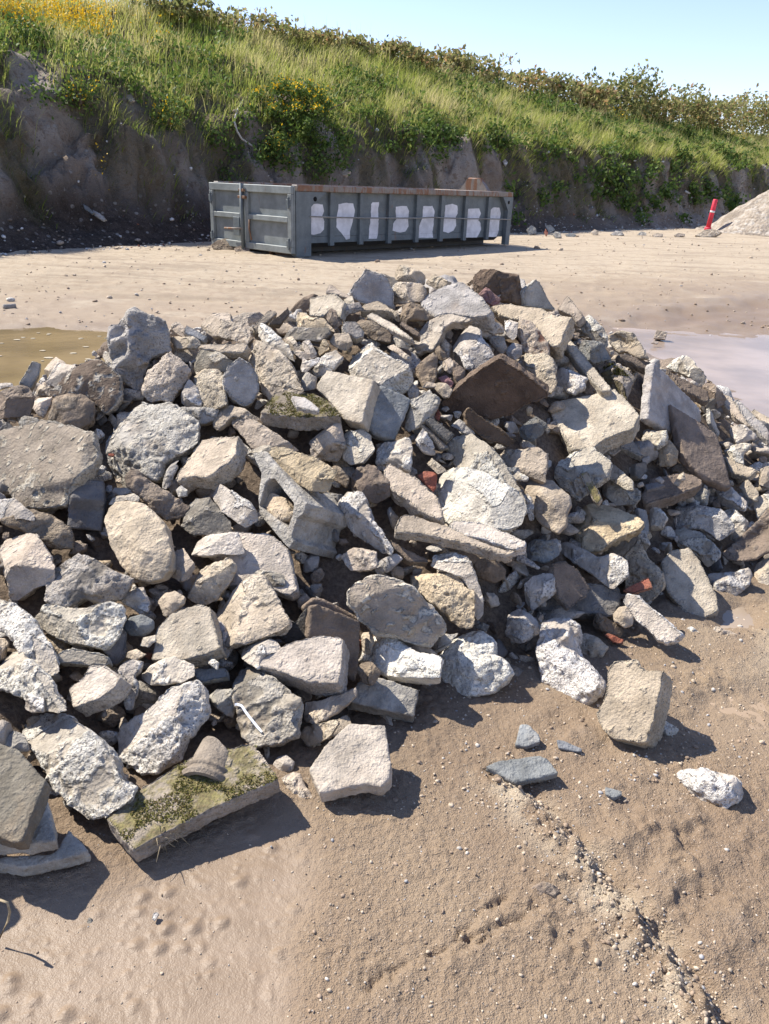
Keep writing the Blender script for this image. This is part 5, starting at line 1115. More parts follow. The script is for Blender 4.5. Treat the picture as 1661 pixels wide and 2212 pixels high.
def add_stone(line, idx):
    head, out, inn, label = line.split('|')
    k, mc, crop, typ, par = head.split()
    az, el, th, lift = [float(v) if v else None for v in par.split(',')]
    px = [to_px(crop, *map(float, p.split(','))) for p in out.split()]
    inner = []
    for p in inn.split():
        x, y, f = map(float, p.split(',')); inner.append((*to_px(crop, x, y), f))
    ground = 'G' in typ; T = typ[0]
    if az <= 0: az -= 13 if T == 'S' else 26 if mc in 'wWtyp' else 10; th = th or (.06 if T == 'S' else None)
    cen = np.mean(px, axis=0)
    if ground:
        low = max(px, key=lambda p: p[1]); anchor = at_z(low[0], low[1], (th * .9 if T == 'S' else -.008) + (lift or 0))
    else:
        anchor = hit_pile(ray(*cen))
        if anchor is None: anchor = at_z(cen[0], cen[1], .9)
        d = ray(*cen); anchor = anchor - d / np.linalg.norm(d) * (lift or 0)
    if T == 'S' and th: th *= .74
    if T == 'L' and not ground: px = [tuple(cen + (np.array(p) - cen) * 1.06) for p in px]
    px = refine(px, (1.0 if k in 'kvto' or mc in 'p' else 2.4) * (.4 if k in 'oe' else 1), idx)
    V, F, n, size = solid(px, inner, [], anchor, az, el, th, T, idx)
    vox = min(max(.0023 * np.linalg.norm(anchor - EYEP), .0036), max(size / 14, .0022))
    rough = {'o': .5, 'e': .35, 'v': .45, 't': .3, 'b': .5, 'k': .7, 'p': .4}.get(k, 1.0)
    if T == 'S' and k != 'v': rough *= .85
    if mc == 'p': rough *= .6
    rough *= min(1, size / .12)
    meta = {'cast': 1} if mc in 'qQ' else {'cuts': 0 if ground else 5 if k == 'c' else 3} if (T == 'L' and k in 'ck' and mc != 'C') else ({'frac': 0.0} if k in 'oevt' and mc not in 'wm' else {})
    o = queue(KIND[k], V, F, n, MATS[mc], T, vox, idx, rough, meta)
    tag(o, label, KIND[k].replace('_', ' '), GROUP[k], 'thing')
    return o, anchor

STONE = {}
for i, ln in enumerate(STONES.strip().splitlines()):
    o, a = add_stone(ln, i + 1); STONE[ln.split('|')[3]] = (o, a)
def by(word): return next(v for k, v in STONE.items() if word in k)

# the hollow concrete block: its end face with the opening, run out along its length
hp = [to_px('A6', *p) for p in ((640,235),(745,215),(1095,650),(1062,742),(1015,772),(965,925),(985,968),(945,1028),(700,742),(690,620),(715,400))]
hh = [to_px('A6', *p) for p in ((785,452),(825,445),(985,650),(975,745),(935,855),(700,675),(748,490))]
a = hit_pile(ray(*np.mean(hp, axis=0))); d = ray(*np.mean(hp, axis=0)); a = a - d / np.linalg.norm(d) * .09
V, F, n, size = solid(refine(hp, .5, 901), [], [hh], a, -43, 28, .20, 'S', 901)
tag(queue('hollow_block', V, F, n, MATS['C'], 'S', .0026, 901, .16, {'frac': 0.3}), 'hollow concrete building block lying on its side with a stone lodged in its opening', 'hollow block', None, 'thing')
finish_solids()
# ---------------------------------------------------------------- steel skip
P0 = at_z(640, 558, .2); P1 = at_z(1098, 534, .2); ex = P1 - P0; ex[2] = 0; LEN = np.linalg.norm(ex); ex /= LEN; ey = np.array([-ex[1], ex[0], 0]); HGT, WID = 1.03, 2.05
skip = empty('skip_container', P0, math.atan2(ex[1], ex[0]), 'long grey steel skip with white paint patches standing at the foot of the bank', 'skip')
def paint(name, c, rust=.35, rs=2.2, spread=.58):
    n = NT(name); tc = n.new('ShaderNodeTexCoord'); v = tc.outputs['Object']; mp = n.new('ShaderNodeMapping'); n.put(mp.inputs[0], v); mp.inputs['Scale'].default_value = (1, 1, .28)
    a = n.noise(v, 5, 5, .65); b = n.noise(mp.outputs[0], 9, 5, .7); d = n.noise(v, 40, 3)
    col = n.mix(n.ramp(a, .3, .7), tuple(x * .82 for x in c), tuple(x * 1.18 for x in c))
    col = n.mix(n.ramp(d, .6, .8, 0, .3), col, (.3, .28, .25))
    col = n.mix(n.math('MULTIPLY', n.ramp(b, spread, spread + .12), rust), col, n.mix(d, (.10, .042, .02), (.25, .12, .06)))
    return n.done(col, .6, n.bump(d, .004, .4), .35)
PM = paint('skip_paint', (.118, .138, .145), .55, spread=.6); PD = paint('skip_paint_sunlit', (.20, .22, .215), .4, spread=.62); PR = paint('skip_rim', (.20, .175, .15), .95, spread=.46); PB = paint('skip_underside', (.045, .045, .045), .5); PI = paint('skip_inside', (.10, .07, .055), .8, spread=.4)  # doors get the side paint lightened, sunlight put into the colour
RUST = paint('rusty_steel', (.17, .10, .06), .8, spread=.4)
def boxes(name, L, mat, parent, bev=.006, faces=None):
    """boxes given as (x0,x1,y0,y1,z0,z1) in one bevelled mesh"""
    bm = bmesh.new()
    for x0, x1, y0, y1, z0, z1 in L:
        vs = [bm.verts.new(v) for v in ((x0,y0,z0),(x1,y0,z0),(x1,y1,z0),(x0,y1,z0),(x0,y0,z1),(x1,y0,z1),(x1,y1,z1),(x0,y1,z1))]
        for f in ((3,2,1,0),(4,5,6,7),(0,1,5,4),(1,2,6,5),(2,3,7,6),(3,0,4,7)): bm.faces.new([vs[i] for i in f])
    if bev: bmesh.ops.bevel(bm, geom=bm.edges[:], offset=bev, segments=1, affect='EDGES')
    me = bpy.data.meshes.new(name); bm.to_mesh(me); bm.free(); me.materials.append(mat)
    return link(bpy.data.objects.new(name, me), parent)
def prism(name, prof, y0, y1, mat, parent):
    """outline in x,z run between y0 and y1"""
    n = len(prof); V = [(x, y0, z) for x, z in prof] + [(x, y1, z) for x, z in prof]
    F = [list(range(n)), [n + i for i in range(n)][::-1]] + [[i, n + i, n + (i + 1) % n, (i + 1) % n] for i in range(n)]
    o = mesh_np(name, V, F, mat, parent, smooth=False)
    bm = bmesh.new(); bm.from_mesh(o.data); bmesh.ops.recalc_face_normals(bm, faces=bm.faces); bm.to_mesh(o.data); bm.free(); return o
L = LEN
# side walls (near y=0, far y=WID), far end, floor
boxes('side_panel', [(.03, L - .03, .09, .12, .20, HGT - .09)], PM, skip, .003)
boxes('side_panel', [(.03, L - .03, WID - .12, WID - .09, .20, HGT - .09)], PI, skip, .003)
boxes('end_panel', [(L - .06, L - .03, .12, WID - .12, .20, HGT)], PI, skip, .003)
boxes('floor', [(.05, L - .06, .12, WID - .12, .20, .24)], PI, skip, .003)
# lower edge of the side turns in under the ribs
V = [(.4, .085, .30), (L - .1, .085, .30), (L - .1, .30, .12), (.4, .30, .12)]
mesh_np('lower_plate', V + [(x, y + .02, z) for x, y, z in V], [[3,2,1,0],[4,5,6,7],[0,1,5,4],[1,2,6,5],[2,3,7,6],[3,0,4,7]], PB, skip, smooth=False)
boxes('skid_rail', [(.1, L - .1, .55, .67, .02, .20)], PB, skip); boxes('skid_rail', [(.1, L - .1, WID - .67, WID - .55, .02, .20)], PB, skip)
boxes('rim', [(.02, L, -.005, .125, HGT - .09, HGT)], PR, skip, .01); boxes('rim', [(.02, L, WID - .125, WID + .005, HGT - .09, HGT)], PR, skip, .01)
boxes('rim', [(L - .13, L + .002, .127, WID - .127, HGT - .088, HGT - .002)], PR, skip, .01)
def side_xz(px, py):                              # a pixel on the near side's plane -> x along, z up
    d = ray(px, py); nrm = -ey; o0 = P0 + ey * .088
    q = EYEP + d * (((o0 - EYEP) @ nrm) / (d @ nrm)); q = q - P0; return q @ ex, q[2]
def c8(x, y): return (800 + x / 1661 * 1350) * .54, (650 + y / 1661 * 1350) * .54
for x in (640, 785, 925, 1060, 1180, 1296, 1408):
    rx = side_xz(*c8(x, 300))[0]; prism('rib', [(rx - .045, HGT - .092), (rx + .045, HGT - .092), (rx + .045, .16), (rx - .045, .16)], .034, .088, PM, skip)
prism('corner_plate', [(0, HGT - .092), (.62, HGT - .092), (.38, HGT - .24), (.30, HGT - .30), (.30, .02), (0, .02)], -.006, .086, PM, skip)
prism('corner_plate', [(L, HGT - .092), (L - .34, HGT - .092), (L - .14, HGT - .34), (L - .14, .05), (L, .05)], -.006, .086, PM, skip)
def disc(name, x, z, y, r_, mat):
    P = [(x, y - .006, z), (x, y + .002, z)]; V, F = tube(P, [r_, r_], 14); return mesh_np(name, V, F, mat, skip)
BLK = flatmat('hole_shade_black', (.006, .006, .006)); disc('lifting_hole_disc', .38, HGT - .19, -.004, .035, BLK); disc('lifting_hole_disc', L - .14, HGT - .19, -.004, .032, BLK)  # black discs paint the dark inside of the holes; plates are uncut
bar = [(side_xz(*c8(x, y))[0], -.012, side_xz(*c8(x, y))[1]) for x, y in ((520,264),(640,268),(785,271),(925,272),(1060,272),(1120,268),(1180,271),(1296,275),(1408,276),(1508,279))]
mesh_np('side_rod', *tube(bar, .012, 6), paint('rod_steel', (.22, .21, .19), .5), skip)
PATCH = ['540,210 570,203 600,207 606,240 598,262 607,290 605,330 590,348 560,356 540,350 534,320 545,300 536,270', '685,205 720,198 750,202 757,235 748,290 735,340 735,375 718,380 700,350 675,318 676,270 682,240', '843,205 850,196 878,195 874,240 876,300 874,345 868,375 832,376 834,330 842,270',
 '965,240 966,218 990,214 1015,215 1025,240 1020,285 1022,315 1008,340 985,345 952,335 955,300 968,280', '1098,235 1100,215 1140,213 1150,240 1146,300 1140,340 1143,370 1066,371 1070,350 1090,290 1098,260', '1210,210 1240,203 1262,212 1264,250 1255,270 1257,310 1245,335 1222,348 1194,336 1200,300 1206,265',
 '1308,240 1320,228 1370,226 1378,250 1366,285 1376,300 1378,330 1368,355 1360,369 1300,370 1302,345 1298,320 1316,290 1318,262', '1430,235 1442,222 1470,222 1476,250 1470,290 1468,330 1458,365 1418,367 1420,330 1416,310 1425,280']
M_WP = paint('white_overpaint', (.60, .60, .625), .3, spread=.62)
for k, s in enumerate(PATCH):
    pr = refine([tuple(map(float, q.split(','))) for q in s.split()], 2.2, 300 + k); cx_ = sum(q[0] for q in pr) / len(pr); pr = [side_xz(*c8(cx_ + (x - cx_) * 1.12, y)) for x, y in pr]
    n = len(pr); V = [(x, .0875, z) for x, z in pr] + [(x, .092, z) for x, z in pr]
    res = delaunay_2d_cdt([Vector(q) for q in pr], [(i, (i + 1) % n) for i in range(n)], [], 1, 1e-5)
    o = mesh_np('paint_patch', [(q[0], .0865, q[1]) for q in res[0]], [list(f) for f in res[2]], M_WP, skip, smooth=False)
    if o.data.polygons[0].normal.y > 0: o.data.flip_normals()
# two door leaves on the near end (x = 0 plane), each a framed panel
def door(y0, y1, hinge_y, lab):
    d = boxes('door', [(-.03, -.005, y0, y1, .06, HGT - .02)], PD, skip, .003)
    fr = [(-.085, -.031, y0, y1, HGT - .13, HGT - .02), (-.085, -.031, y0, y1, .06, .16), (-.085, -.031, y0, y0 + .09, .161, HGT - .131), (-.085, -.031, y1 - .09, y1, .161, HGT - .131), (-.082, -.031, y0 + .091, y1 - .091, .50, .58)]
    boxes('door_frame', fr, PD, d, .008)
    for z in (.2, .78): boxes('hinge', [(-.10, -.086, hinge_y - .05, hinge_y + .05, z - .05, z + .05), (-.11, -.045, hinge_y - .012 if hinge_y < 1 else hinge_y - .012, hinge_y + .012, z - .08, z + .08)], PM, d, .004)
    return d
dm = WID * .56
d1 = door(.01, dm - .015, .06, ''); d2 = door(dm + .015, WID - .01, WID - .06, '')
mesh_np('locking_bar', *tube([(-.12, dm, .03), (-.12, dm, HGT - .01)], .024, 8), PM, skip)
mesh_np('latch_handle', *tube([(-.13, dm - .02, .36), (-.15, dm + .25, .345), (-.15, dm + .42, .34)], .016, 8), PR, d2)
boxes('latch_plate', [(-.10, -.086, dm + .10, dm + .26, .24, .52)], PM, d2, .004); boxes('latch_bracket', [(-.135, -.09, dm - .10, dm + .08, .80, .84), (-.135, -.09, dm - .07, dm + .05, .90, .94)], RUST, d1, .004)
mesh_np('chain', *tube([(-.1, dm - .16, .5), (-.1, dm - .15, .36), (-.1, dm - .20, .2)], .012, 6), RUST, d1)
# roller bracket under the door end, hook frame at the far end
ro = boxes('roller_bracket', [(.05, .55, .50, .56, -.02, .19), (.05, .55, .66, .72, -.02, .19), (.12, .5, .57, .65, -.04, .10)], RUST, skip, .01)
boxes('roller_bracket', [(.05, .55, WID - .72, WID - .66, -.02, .19), (.05, .55, WID - .56, WID - .50, -.02, .19)], RUST, skip, .01)
V = [(L + .05, .62, HGT - .05), (L + .05, WID - .62, HGT - .05), (L + .05, WID * .5 + .16, HGT + .22), (L + .05, WID * .5 - .16, HGT + .22)]
hk = mesh_np('hook_frame', V + [(x + .10, y, z) for x, y, z in V], [[3,2,1,0],[4,5,6,7],[0,1,5,4],[1,2,6,5],[2,3,7,6],[3,0,4,7]], PR, skip, smooth=False)
mesh_np('hook_bar', *tube([(L + .10, WID * .5 - .17, HGT + .21), (L + .10, WID * .5 + .17, HGT + .21)], .03, 8), RUST, hk)

# ---------------------------------------------------------------- red and white post, gravel heap
d_ = ray(1529, 494); g0 = EYEP + d_ * (28.5 / np.linalg.norm(d_[:2])); hb = .06 / 1; dist = np.linalg.norm(g0[:2]); hh_ = 1.12 * dist / 36
bol = empty('marker_post', g0, 0, 'red plastic marker post with a white band, leaning beside the gravel heap', 'post'); bol.rotation_euler = (math.radians(2), math.radians(4), 0)
plast = lambda nm, c: paint(nm, c, .1)
MRED, MWHT = plast('red_plastic', (.66, .045, .075), ), plast('white_band', (.72, .7, .68)); r_ = .095 * dist / 36
V, F = tube([(0, 0, -.05), (0, 0, hh_ - .02), (0, 0, hh_)], [r_, r_ * .97, r_ * .8], 18); mesh_np('post_body', V, F, MRED, bol)
V, F = tube([(0, 0, hh_ * .55), (0, 0, hh_ * .615)], [r_ * 1.02] * 2, 18); mesh_np('reflective_band', V, F, MWHT, bol)
V, F = tube([(0, 0, -.04), (0, 0, .05)], [r_ * 1.5, r_ * 1.35], 18); mesh_np('post_foot', V, F, MRED, bol)

gc = np.array([13.05, 27.0]); n = NT('heap_gravel'); tc = n.new('ShaderNodeTexCoord'); v = tc.outputs['Object']
vc = n.new('ShaderNodeTexVoronoi'); n.put(vc.inputs['Vector'], v); vc.inputs['Scale'].default_value = 9
a = n.noise(v, 1.2, 4); c = n.noise(v, 14, 4, .7)
col = n.mix(n.ramp(c, .3, .7), (.25, .205, .16), (.42, .36, .29)); sp = n.new('ShaderNodeSeparateColor'); n.put(sp.inputs[0], vc.outputs['Color']); col = n.mix(n.ramp(sp.outputs[0], .6, .9, 0, .6), col, (.5, .46, .4)); col = n.mix(n.ramp(a, .5, .65, 0, .7), col, (.2, .165, .13))
GM = n.done(col, .95, n.bump(n.math('ADD', n.math('MULTIPLY', vc.outputs['Distance'], -.7), c), .06, 1.), .1)
rr = np.linspace(0, 1, 70); ta = np.linspace(0, 2 * math.pi, 180, endpoint=False); R, T = np.meshgrid(rr, ta, indexing='ij'); rad = 3.1 * R.ravel(); x, y = rad * np.cos(T.ravel()) * 1.05, rad * np.sin(T.ravel())
Q = np.stack([x, y, x * 0], 1); z = 1.95 * np.clip(1 - rad / 2.62, 0, 1) ** .92; z = z - .25 * np.exp(-(rad / .8) ** 2) + .16 * fbm(Q * .6, 3) * np.clip(z, 0, 1) + .09 * fbm(Q * 3.5, 4) * (z > -.1) + .10 * np.clip(fbm(Q * 2 + 7, 2), 0, 1) * np.exp(-((rad - 2.7) / .35) ** 2) - .06 * (rad > 2.95)
m = 180; i = np.arange(69)[:, None] * m; j = np.arange(m)[None]; F = np.stack([i + j, i + m + j, i + m + (j + 1) % m, i + (j + 1) % m], -1).reshape(-1, 4)
o = mesh_np('gravel_heap', np.stack([x, y, z], 1), F, GM, loc=(gc[0], gc[1], ground_base(*gc[:, None])[0] + .02)); tag(o, 'pale conical heap of gravel cut by the picture\'s edge', 'gravel heap', None, 'thing')

# ---------------------------------------------------------------- odd pieces in the yard
def yard_stone(name, mat, pts, az, el, th, typ, label, cat, group, seed, zg=None, lift=0., hill=False):
    px = [tuple(p) for p in pts]; low = max(px, key=lambda p: p[1]); cen = np.mean(px, axis=0)
    if hill: a = hit_hill(*cen); d = ray(*cen); a = a - d / np.linalg.norm(d) * .12
    else:
        a = at_z(*low, .0)
        for _ in range(3): a = at_z(low[0], low[1], ground_base(a[:1], a[1:2])[0] + lift)
    V, F, n, size = solid(refine(px, 1.0, seed), [], [], a, az, el, th, typ, seed)
    o = queue(name, V, F, n, MATS[mat], typ, max(size / 22, .003), seed, min(1, size / .12) * .8, {}); tag(o, label, cat, group, 'thing'); return o
DG = 'debris at the foot of the bank'
yard_stone('broken_block', 't', [(1411,731),(1418,712),(1442,717),(1437,733)], -20, 30, .10, 'L', 'squared brown block standing in the grey puddle', 'block', None, 401)
yard_stone('stone', 't', [(1405,741),(1414,736),(1424,738),(1420,744)], 0, 40, None, 'L', 'small brown stone in the water in front of the squared brown block', 'stone', None, 402)
for k, (m_, pts, az, el, T, nm, lab) in enumerate([
 ('g', [(151,497),(176,496),(177,511),(152,511)], -10, 35, 'S', 'concrete_slab', 'pale squared slab lying in the dark soil at the bank foot'),
 ('s', [(181,489),(190,483),(196,489),(192,498),(183,497)], 0, 40, 'L', 'stone', 'grey stone beside the pale squared slab in the dark soil'),
 ('s', [(178,440),(190,446),(205,460),(198,462),(182,450)], 0, 40, 'S', 'stone_plate', 'upper of two grey plates lying on the dark slope'),
 ('g', [(199,452),(215,460),(230,474),(222,476),(203,464)], 0, 40, 'S', 'stone_plate', 'lower of two grey plates lying on the dark slope'),
 ('p', [(262,498),(272,494),(276,503),(266,508)], -10, 40, 'S', 'plastic_scrap', 'bluish white scrap standing in the dark soil'),
 ('d', [(240,507),(252,503),(262,508),(258,515),(244,514)], 0, 45, 'L', 'stone', 'dark low stone by the bluish white scrap'),
 ('r', [(217,490),(226,487),(231,493),(222,497)], 0, 45, 'L', 'brick_fragment', 'dull orange brick bit in the dark soil'),
 ('b', [(505,536),(520,530),(537,532),(540,541),(525,545),(508,543)], -10, 45, 'L', 'stone', 'reddish flat stone in front of the skip\'s door end'),
 ('b', [(455,528),(470,518),(490,514),(510,524),(525,534),(490,540),(460,538)], 0, 45, 'L', 'soil_clod', 'heaped soil clod piled against the skip\'s door end'),
 ('g', [(1111,489),(1122,484),(1127,493),(1117,499)], 0, 40, 'L', 'stone', 'grey stone nearest to the skip\'s far end'),
 ('w', [(1124,490),(1133,482),(1138,486),(1130,499)], -10, 35, 'S', 'concrete_slab', 'white slab end tipped up in the rubble beyond the skip'),
 ('s', [(1137,495),(1148,486),(1158,492),(1160,505),(1143,508)], 5, 40, 'L', 'concrete_chunk', 'blue grey chunk in the rubble beyond the skip'),
 ('w', [(1177,486),(1190,486),(1199,495),(1186,502)], -10, 45, 'S', 'concrete_slab', 'bright tilted slab in the rubble beyond the skip'),
 ('g', [(1194,507),(1200,499),(1211,503),(1214,513),(1200,515)], 0, 40, 'L', 'concrete_chunk', 'light grey chunk in front of the bright tilted slab'),
 ('r', [(1175,502),(1179,494),(1184,503),(1180,511)], 0, 40, 'L', 'brick_fragment', 'pinkish brick bit between the bright tilted slab and the chunks'),
 ('s', [(1221,506),(1235,503),(1246,508),(1240,512),(1224,511)], 0, 45, 'L', 'stone', 'dark bluish stone along the bank foot'),
 ('t', [(1277,501),(1284,495),(1293,499),(1293,507),(1280,508)], 0, 45, 'L', 'stone', 'squarish grey tan stone along the bank foot'),
 ('g', [(1318,506),(1330,498),(1344,500),(1349,508),(1325,509)], 0, 45, 'L', 'stone', 'domed grey stone along the bank foot'),
 ('g', [(1375,508),(1384,499),(1396,502),(1396,509)], 0, 45, 'L', 'stone', 'pointed grey stone along the bank foot'),
 ('t', [(1408,508),(1418,503),(1432,505),(1432,511),(1412,512)], 0, 45, 'L', 'stone', 'flat grey tan stone along the bank foot'),
 ('t', [(1456,508),(1466,503),(1479,505),(1480,510),(1462,512)], 0, 45, 'L', 'stone', 'last stone along the bank foot before the marker post'),
 ('t', [(1500,508),(1520,496),(1545,495),(1562,502),(1548,510),(1515,512)], 0, 50, 'L', 'soil_clod', 'lumpy pale clod heaped round the marker post')]):
    yard_stone(nm, m_, pts, az, el, None if T == 'L' else .04, T, lab, nm.replace('_', ' '), DG, 410 + k, hill=pts[0][1] < 475 and k < 5)
yard_stone('concrete_slab', 't', [(726,371),(731,364),(750,364),(757,369),(747,378),(730,377)], -10, 45, .08, 'S', 'squared slab lodged high on the bank above the skip', 'concrete slab', None, 440, hill=True)
yard_stone('stone', 'w', [(1085,349),(1091,343),(1097,350),(1092,360)], 0, 40, None, 'L', 'white stone caught on the bank beyond the skip', 'stone', None, 441, hill=True)
yard_stone('stone', 'b', [(1145,1948),(1147,1915),(1175,1903),(1205,1915),(1212,1930),(1203,1950),(1178,1952)], -10, 45, .05, 'L', 'two toned brown stone alone on the dry mud near the crack', 'stone', None, 442, lift=-.004)
yard_stone('stone', 'W', [(1416,1968),(1424,1962),(1436,1970),(1432,1981),(1422,1978)], 0, 45, None, 'L', 'white stone on the rough mud next to the crumbly rut', 'stone', None, 443)
yard_stone('stone', 'w', [(1382,1774),(1388,1769),(1396,1772),(1395,1778),(1386,1779)], 0, 45, None, 'L', 'cream pebble on the mud below the slate shard', 'stone', None, 444)
yard_stone('paper_scrap', 'W', [(327,1985),(330,1971),(340,1968),(345,1973),(341,1983),(333,1990)], 0, 75, .004, 'S', 'white scrap lying on the smooth wet mud', 'scrap', None, 445, lift=.006)
yard_stone('stone', 'd', [(185,1992),(192,1980),(199,1984),(201,1995),(190,2000)], 0, 55, None, 'L', 'dark muddy stone sunk in the smooth wet mud', 'stone', None, 446, lift=-.006)
yard_stone('soil_clod', 'b', [(1140,1550),(1150,1543),(1166,1546),(1168,1556),(1150,1560)], 0, 55, None, 'L', 'small dark clod behind the fan shaped tile shard', 'soil clod', None, 447, lift=-.004)
finish_solids()
gp = at_z(8, 669, 0.0); gq = at_z(34, 667, 0.0); V, F = tube(np.array([gp, gp + (gq - gp) * .03, gq]) - gp + [0, 0, .025], [.026, .028, .027], 14); o = mesh_np('pipe_offcut', V, F, MATS['g'], loc=gp); attr(o, 'frac', np.zeros(len(V))); tag(o, 'short grey pipe offcut lying on the yard beyond the brown puddle', 'pipe', None, 'thing')

# ---------------------------------------------------------------- finishing touches on single stones
from mathutils.bvhtree import BVHTree
def caster(o):
    me = o.data; v = [o.matrix_world @ q.co if o.matrix_world.translation.length else o.location + q.co for q in me.vertices]
    return BVHTree.FromPolygons(v, [p.vertices[:] for p in me.polygons])
def cast(bv, px, py):
    d = Vector(ray(px, py)).normalized(); h = bv.ray_cast(Vector(EYEP), d); return (np.array(h[0]), np.array(h[1])) if h[0] is not None else (None, None)
def ribbon():
    o, _ = by('white plastic strip'); bv = caster(o); P = []
    for x, y in ((508,1522),(514,1522),(522,1525),(532,1537),(541,1550),(551,1563),(560,1574),(567,1583)):
        p, n = cast(bv, x, y)
        if p is None: p = P[-1] + (at_z(x, y, P[-1][2]) - P[-1]) * .5 if P else None
        if p is not None: P.append(p + (n * .004 if n is not None else 0))
    P = np.array(P); V, F = [], []
    for i, p in enumerate(P):
        d = P[min(i + 1, len(P) - 1)] - P[max(i - 1, 0)]; s = np.cross(d, p - EYEP); s = s / np.linalg.norm(s) * (.003 if i < len(P) - 1 else .002); up = -(p - EYEP) / np.linalg.norm(p - EYEP) * .0025
        V += [p - s, p + s, p + s + up, p - s + up]
    for i in range(len(P) - 1):
        for j in range(4): F.append([i * 4 + j, i * 4 + (j + 1) % 4, i * 4 + 4 + (j + 1) % 4, i * 4 + 4 + j])
    F += [[3, 2, 1, 0], [len(V) - 4, len(V) - 3, len(V) - 2, len(V) - 1]]
    n = NT('white_plastic'); o = mesh_np('plastic_strip', np.array(V) - P[0], F, n.done((.78, .79, .82), .4), smooth=False, loc=P[0]); tag(o, 'thin white plastic strip lying across the rough dark faced block', 'plastic strip', None, 'thing')
ribbon()
M_MOSS = leafmat('moss_tufts', [(.05,.042,.015), (.10,.09,.022), (.19,.185,.045), (.26,.19,.09)], .2)
def moss(label, poly, n, seed, hh=.010, thr=-.08, tone=.5):
    o, _ = by(label); bv = caster(o); r = np.random.default_rng(seed); pl = np.array(poly, float); lo, hi = pl.min(0), pl.max(0); B = []
    for _ in range(n * 4):
        q = lo + (hi - lo) * r.random(2)
        if poly_sd(q[None], pl)[0] > -1: continue
        p, nn = cast(bv, *q)
        if p is None or nn[2] < .3 or fbm([p * 14 + seed], 3)[0] < thr: continue
        B.append(p)
        if len(B) >= n: break
    B = np.array(B); m = len(B); h = hh * r.uniform(.5, 1.4, m)
    blades('moss', B - np.array([0, 0, .002]), h, np.full(m, .0022), r.normal(size=(m, 2)) * hh * .8, np.clip(r.normal(tone, .25, m), 0, 1), M_MOSS, o, r=r).matrix_parent_inverse = Matrix.Translation(-Vector(o.location)); tag(o.children[-1], kind='stuff')
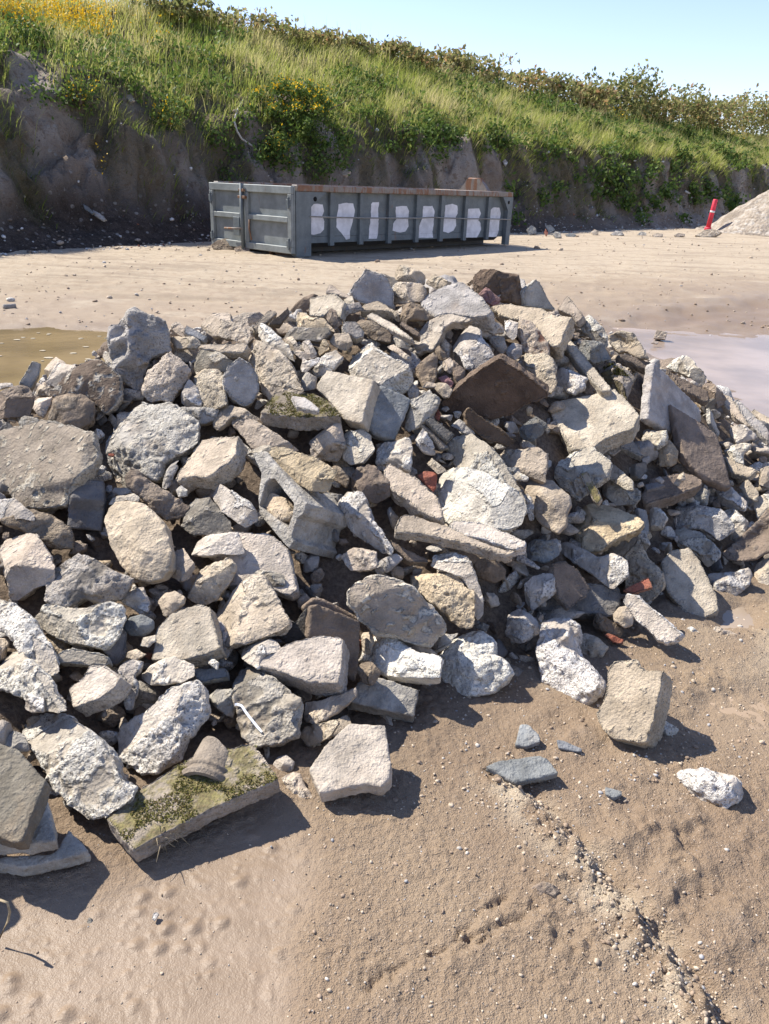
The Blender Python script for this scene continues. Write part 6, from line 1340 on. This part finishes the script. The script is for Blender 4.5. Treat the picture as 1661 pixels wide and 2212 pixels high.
def ridge_tile():
    c = at_z(436, 1692, .075); ax = np.array([.16, .97, .17]); ax /= np.linalg.norm(ax); sx = np.array([ax[1], -ax[0], 0]); sx /= np.linalg.norm(sx); up = np.cross(sx, ax); r = np.random.default_rng(8)
    nu, nv = 26, 44; V = []; LT, RW = .105, .049
    for lay in (0, 1):
        for j in range(nv):
            for i in range(nu):
                a = math.pi * i / (nu - 1); v = j / (nv - 1); brk = LT * (.84 + .2 * math.sin(a * 1.3 + .5) + .06 * gnoise([[a * 3, 1.5, 0]])[0]); y = v * brk
                rib = .0068 * (math.exp(-((y - .010) / .007) ** 2) + math.exp(-((y - .030) / .005) ** 2)); R = RW * (1 - .12 * v) + rib * (1 - lay) - .011 * lay
                V.append(c + sx * (-math.cos(a) * R * (1.08 if i > nu / 2 else 1)) + ax * y + up * (math.sin(a) * R * .82 - .004))
    F = []; N = nu * nv
    for j in range(nv - 1):
        for i in range(nu - 1): q = j * nu + i; F += [[q, q + 1, q + nu + 1, q + nu], [N + q, N + q + nu, N + q + nu + 1, N + q + 1]]
    for i in range(nu - 1): F += [[i, N + i, N + i + 1, i + 1], [(nv - 1) * nu + i, (nv - 1) * nu + i + 1, N + (nv - 1) * nu + i + 1, N + (nv - 1) * nu + i]]
    for j in range(nv - 1): F += [[j * nu, (j + 1) * nu, N + (j + 1) * nu, N + j * nu], [j * nu + nu - 1, N + j * nu + nu - 1, N + (j + 1) * nu + nu - 1, (j + 1) * nu + nu - 1]]
    o = mesh_np('tile_shard', np.array(V) - c, F, MATS['q'], loc=c); bm = bmesh.new(); bm.from_mesh(o.data); bmesh.ops.recalc_face_normals(bm, faces=bm.faces); bm.to_mesh(o.data); bm.free()
    o.data.set_sharp_from_angle(angle=.9); attr(o, 'frac', np.zeros(len(V))); tag(o, 'curved ridge tile shard with moulded ribs resting on the moss covered slab', 'tile shard', GROUP['t'], 'thing')
ridge_tile()
moss('moss covered slab lying', [(228,1768),(300,1705),(420,1630),(548,1606),(604,1682),(470,1740),(330,1812),(288,1838)], 4500, 51, .0045, .02, .66)
moss('moss topped broken slab', [(563,865),(600,850),(680,845),(735,875),(745,900),(640,905),(580,895)], 2600, 52, .005, -.2, .6)
moss('grey lump with a brown moss cap', [(2370*.54,780),(1310,775),(1345,800),(1362,815),(1320,810)], 700, 53, .008, -.3, .3)
a = cast(caster(by('sandy tan block')[0]), 1134, 962)[0]
if a is not None:
    r_ = np.random.default_rng(61); m = 500; o = blades('moss_tuft', a + r_.normal(size=(m, 3)) * [.018, .012, .004], r_.uniform(.01, .028, m), np.full(m, .0016), r_.normal(size=(m, 2)) * .012, np.clip(r_.normal(.7, .2, m), 0, 1), M_MOSS, loc=a, r=r_); tag(o, 'bright moss tuft growing on the corner of the sandy tan block', 'moss', None, 'thing')
def roots(px, py, n, seed, name, label, spread, length, parent=None):
    r = np.random.default_rng(seed); a = at_z(px, py, .04); T = []
    for _ in range(n):
        d = r.normal(size=3) * [1, .8, .5] + [.6, -.5, .05]; d /= np.linalg.norm(d); k = length * r.uniform(.4, 1.2); q = a + r.normal(size=3) * spread
        T.append(tube([q - a, q - a + d * k * .5 + [0, 0, .008], q - a + d * k + r.normal(size=3) * .008], [.0014, .001, .0005], 4))
    o = mesh_np(name, *merge(T), M_STEM, loc=a); return tag(o, label, 'dry roots', None, 'thing')
roots(358, 1806, 26, 71, 'dry_roots', 'tuft of dry grass roots hanging from the moss covered slab\'s front edge', .007, .036)
w0 = at_z(0, 1944, .10); w1 = at_z(16, 1950, .10); w2 = at_z(17, 1990, .05); w3 = at_z(-2, 2028, .01)
tube_thing('bent_twig', np.array([w0, w1, w1 * .5 + w2 * .5 + [.004, 0, 0], w2, w3]), np.full(5, .0022), M_STEM, 'thin dry bent twig arching over the mud under the stacked slabs', 'twig')
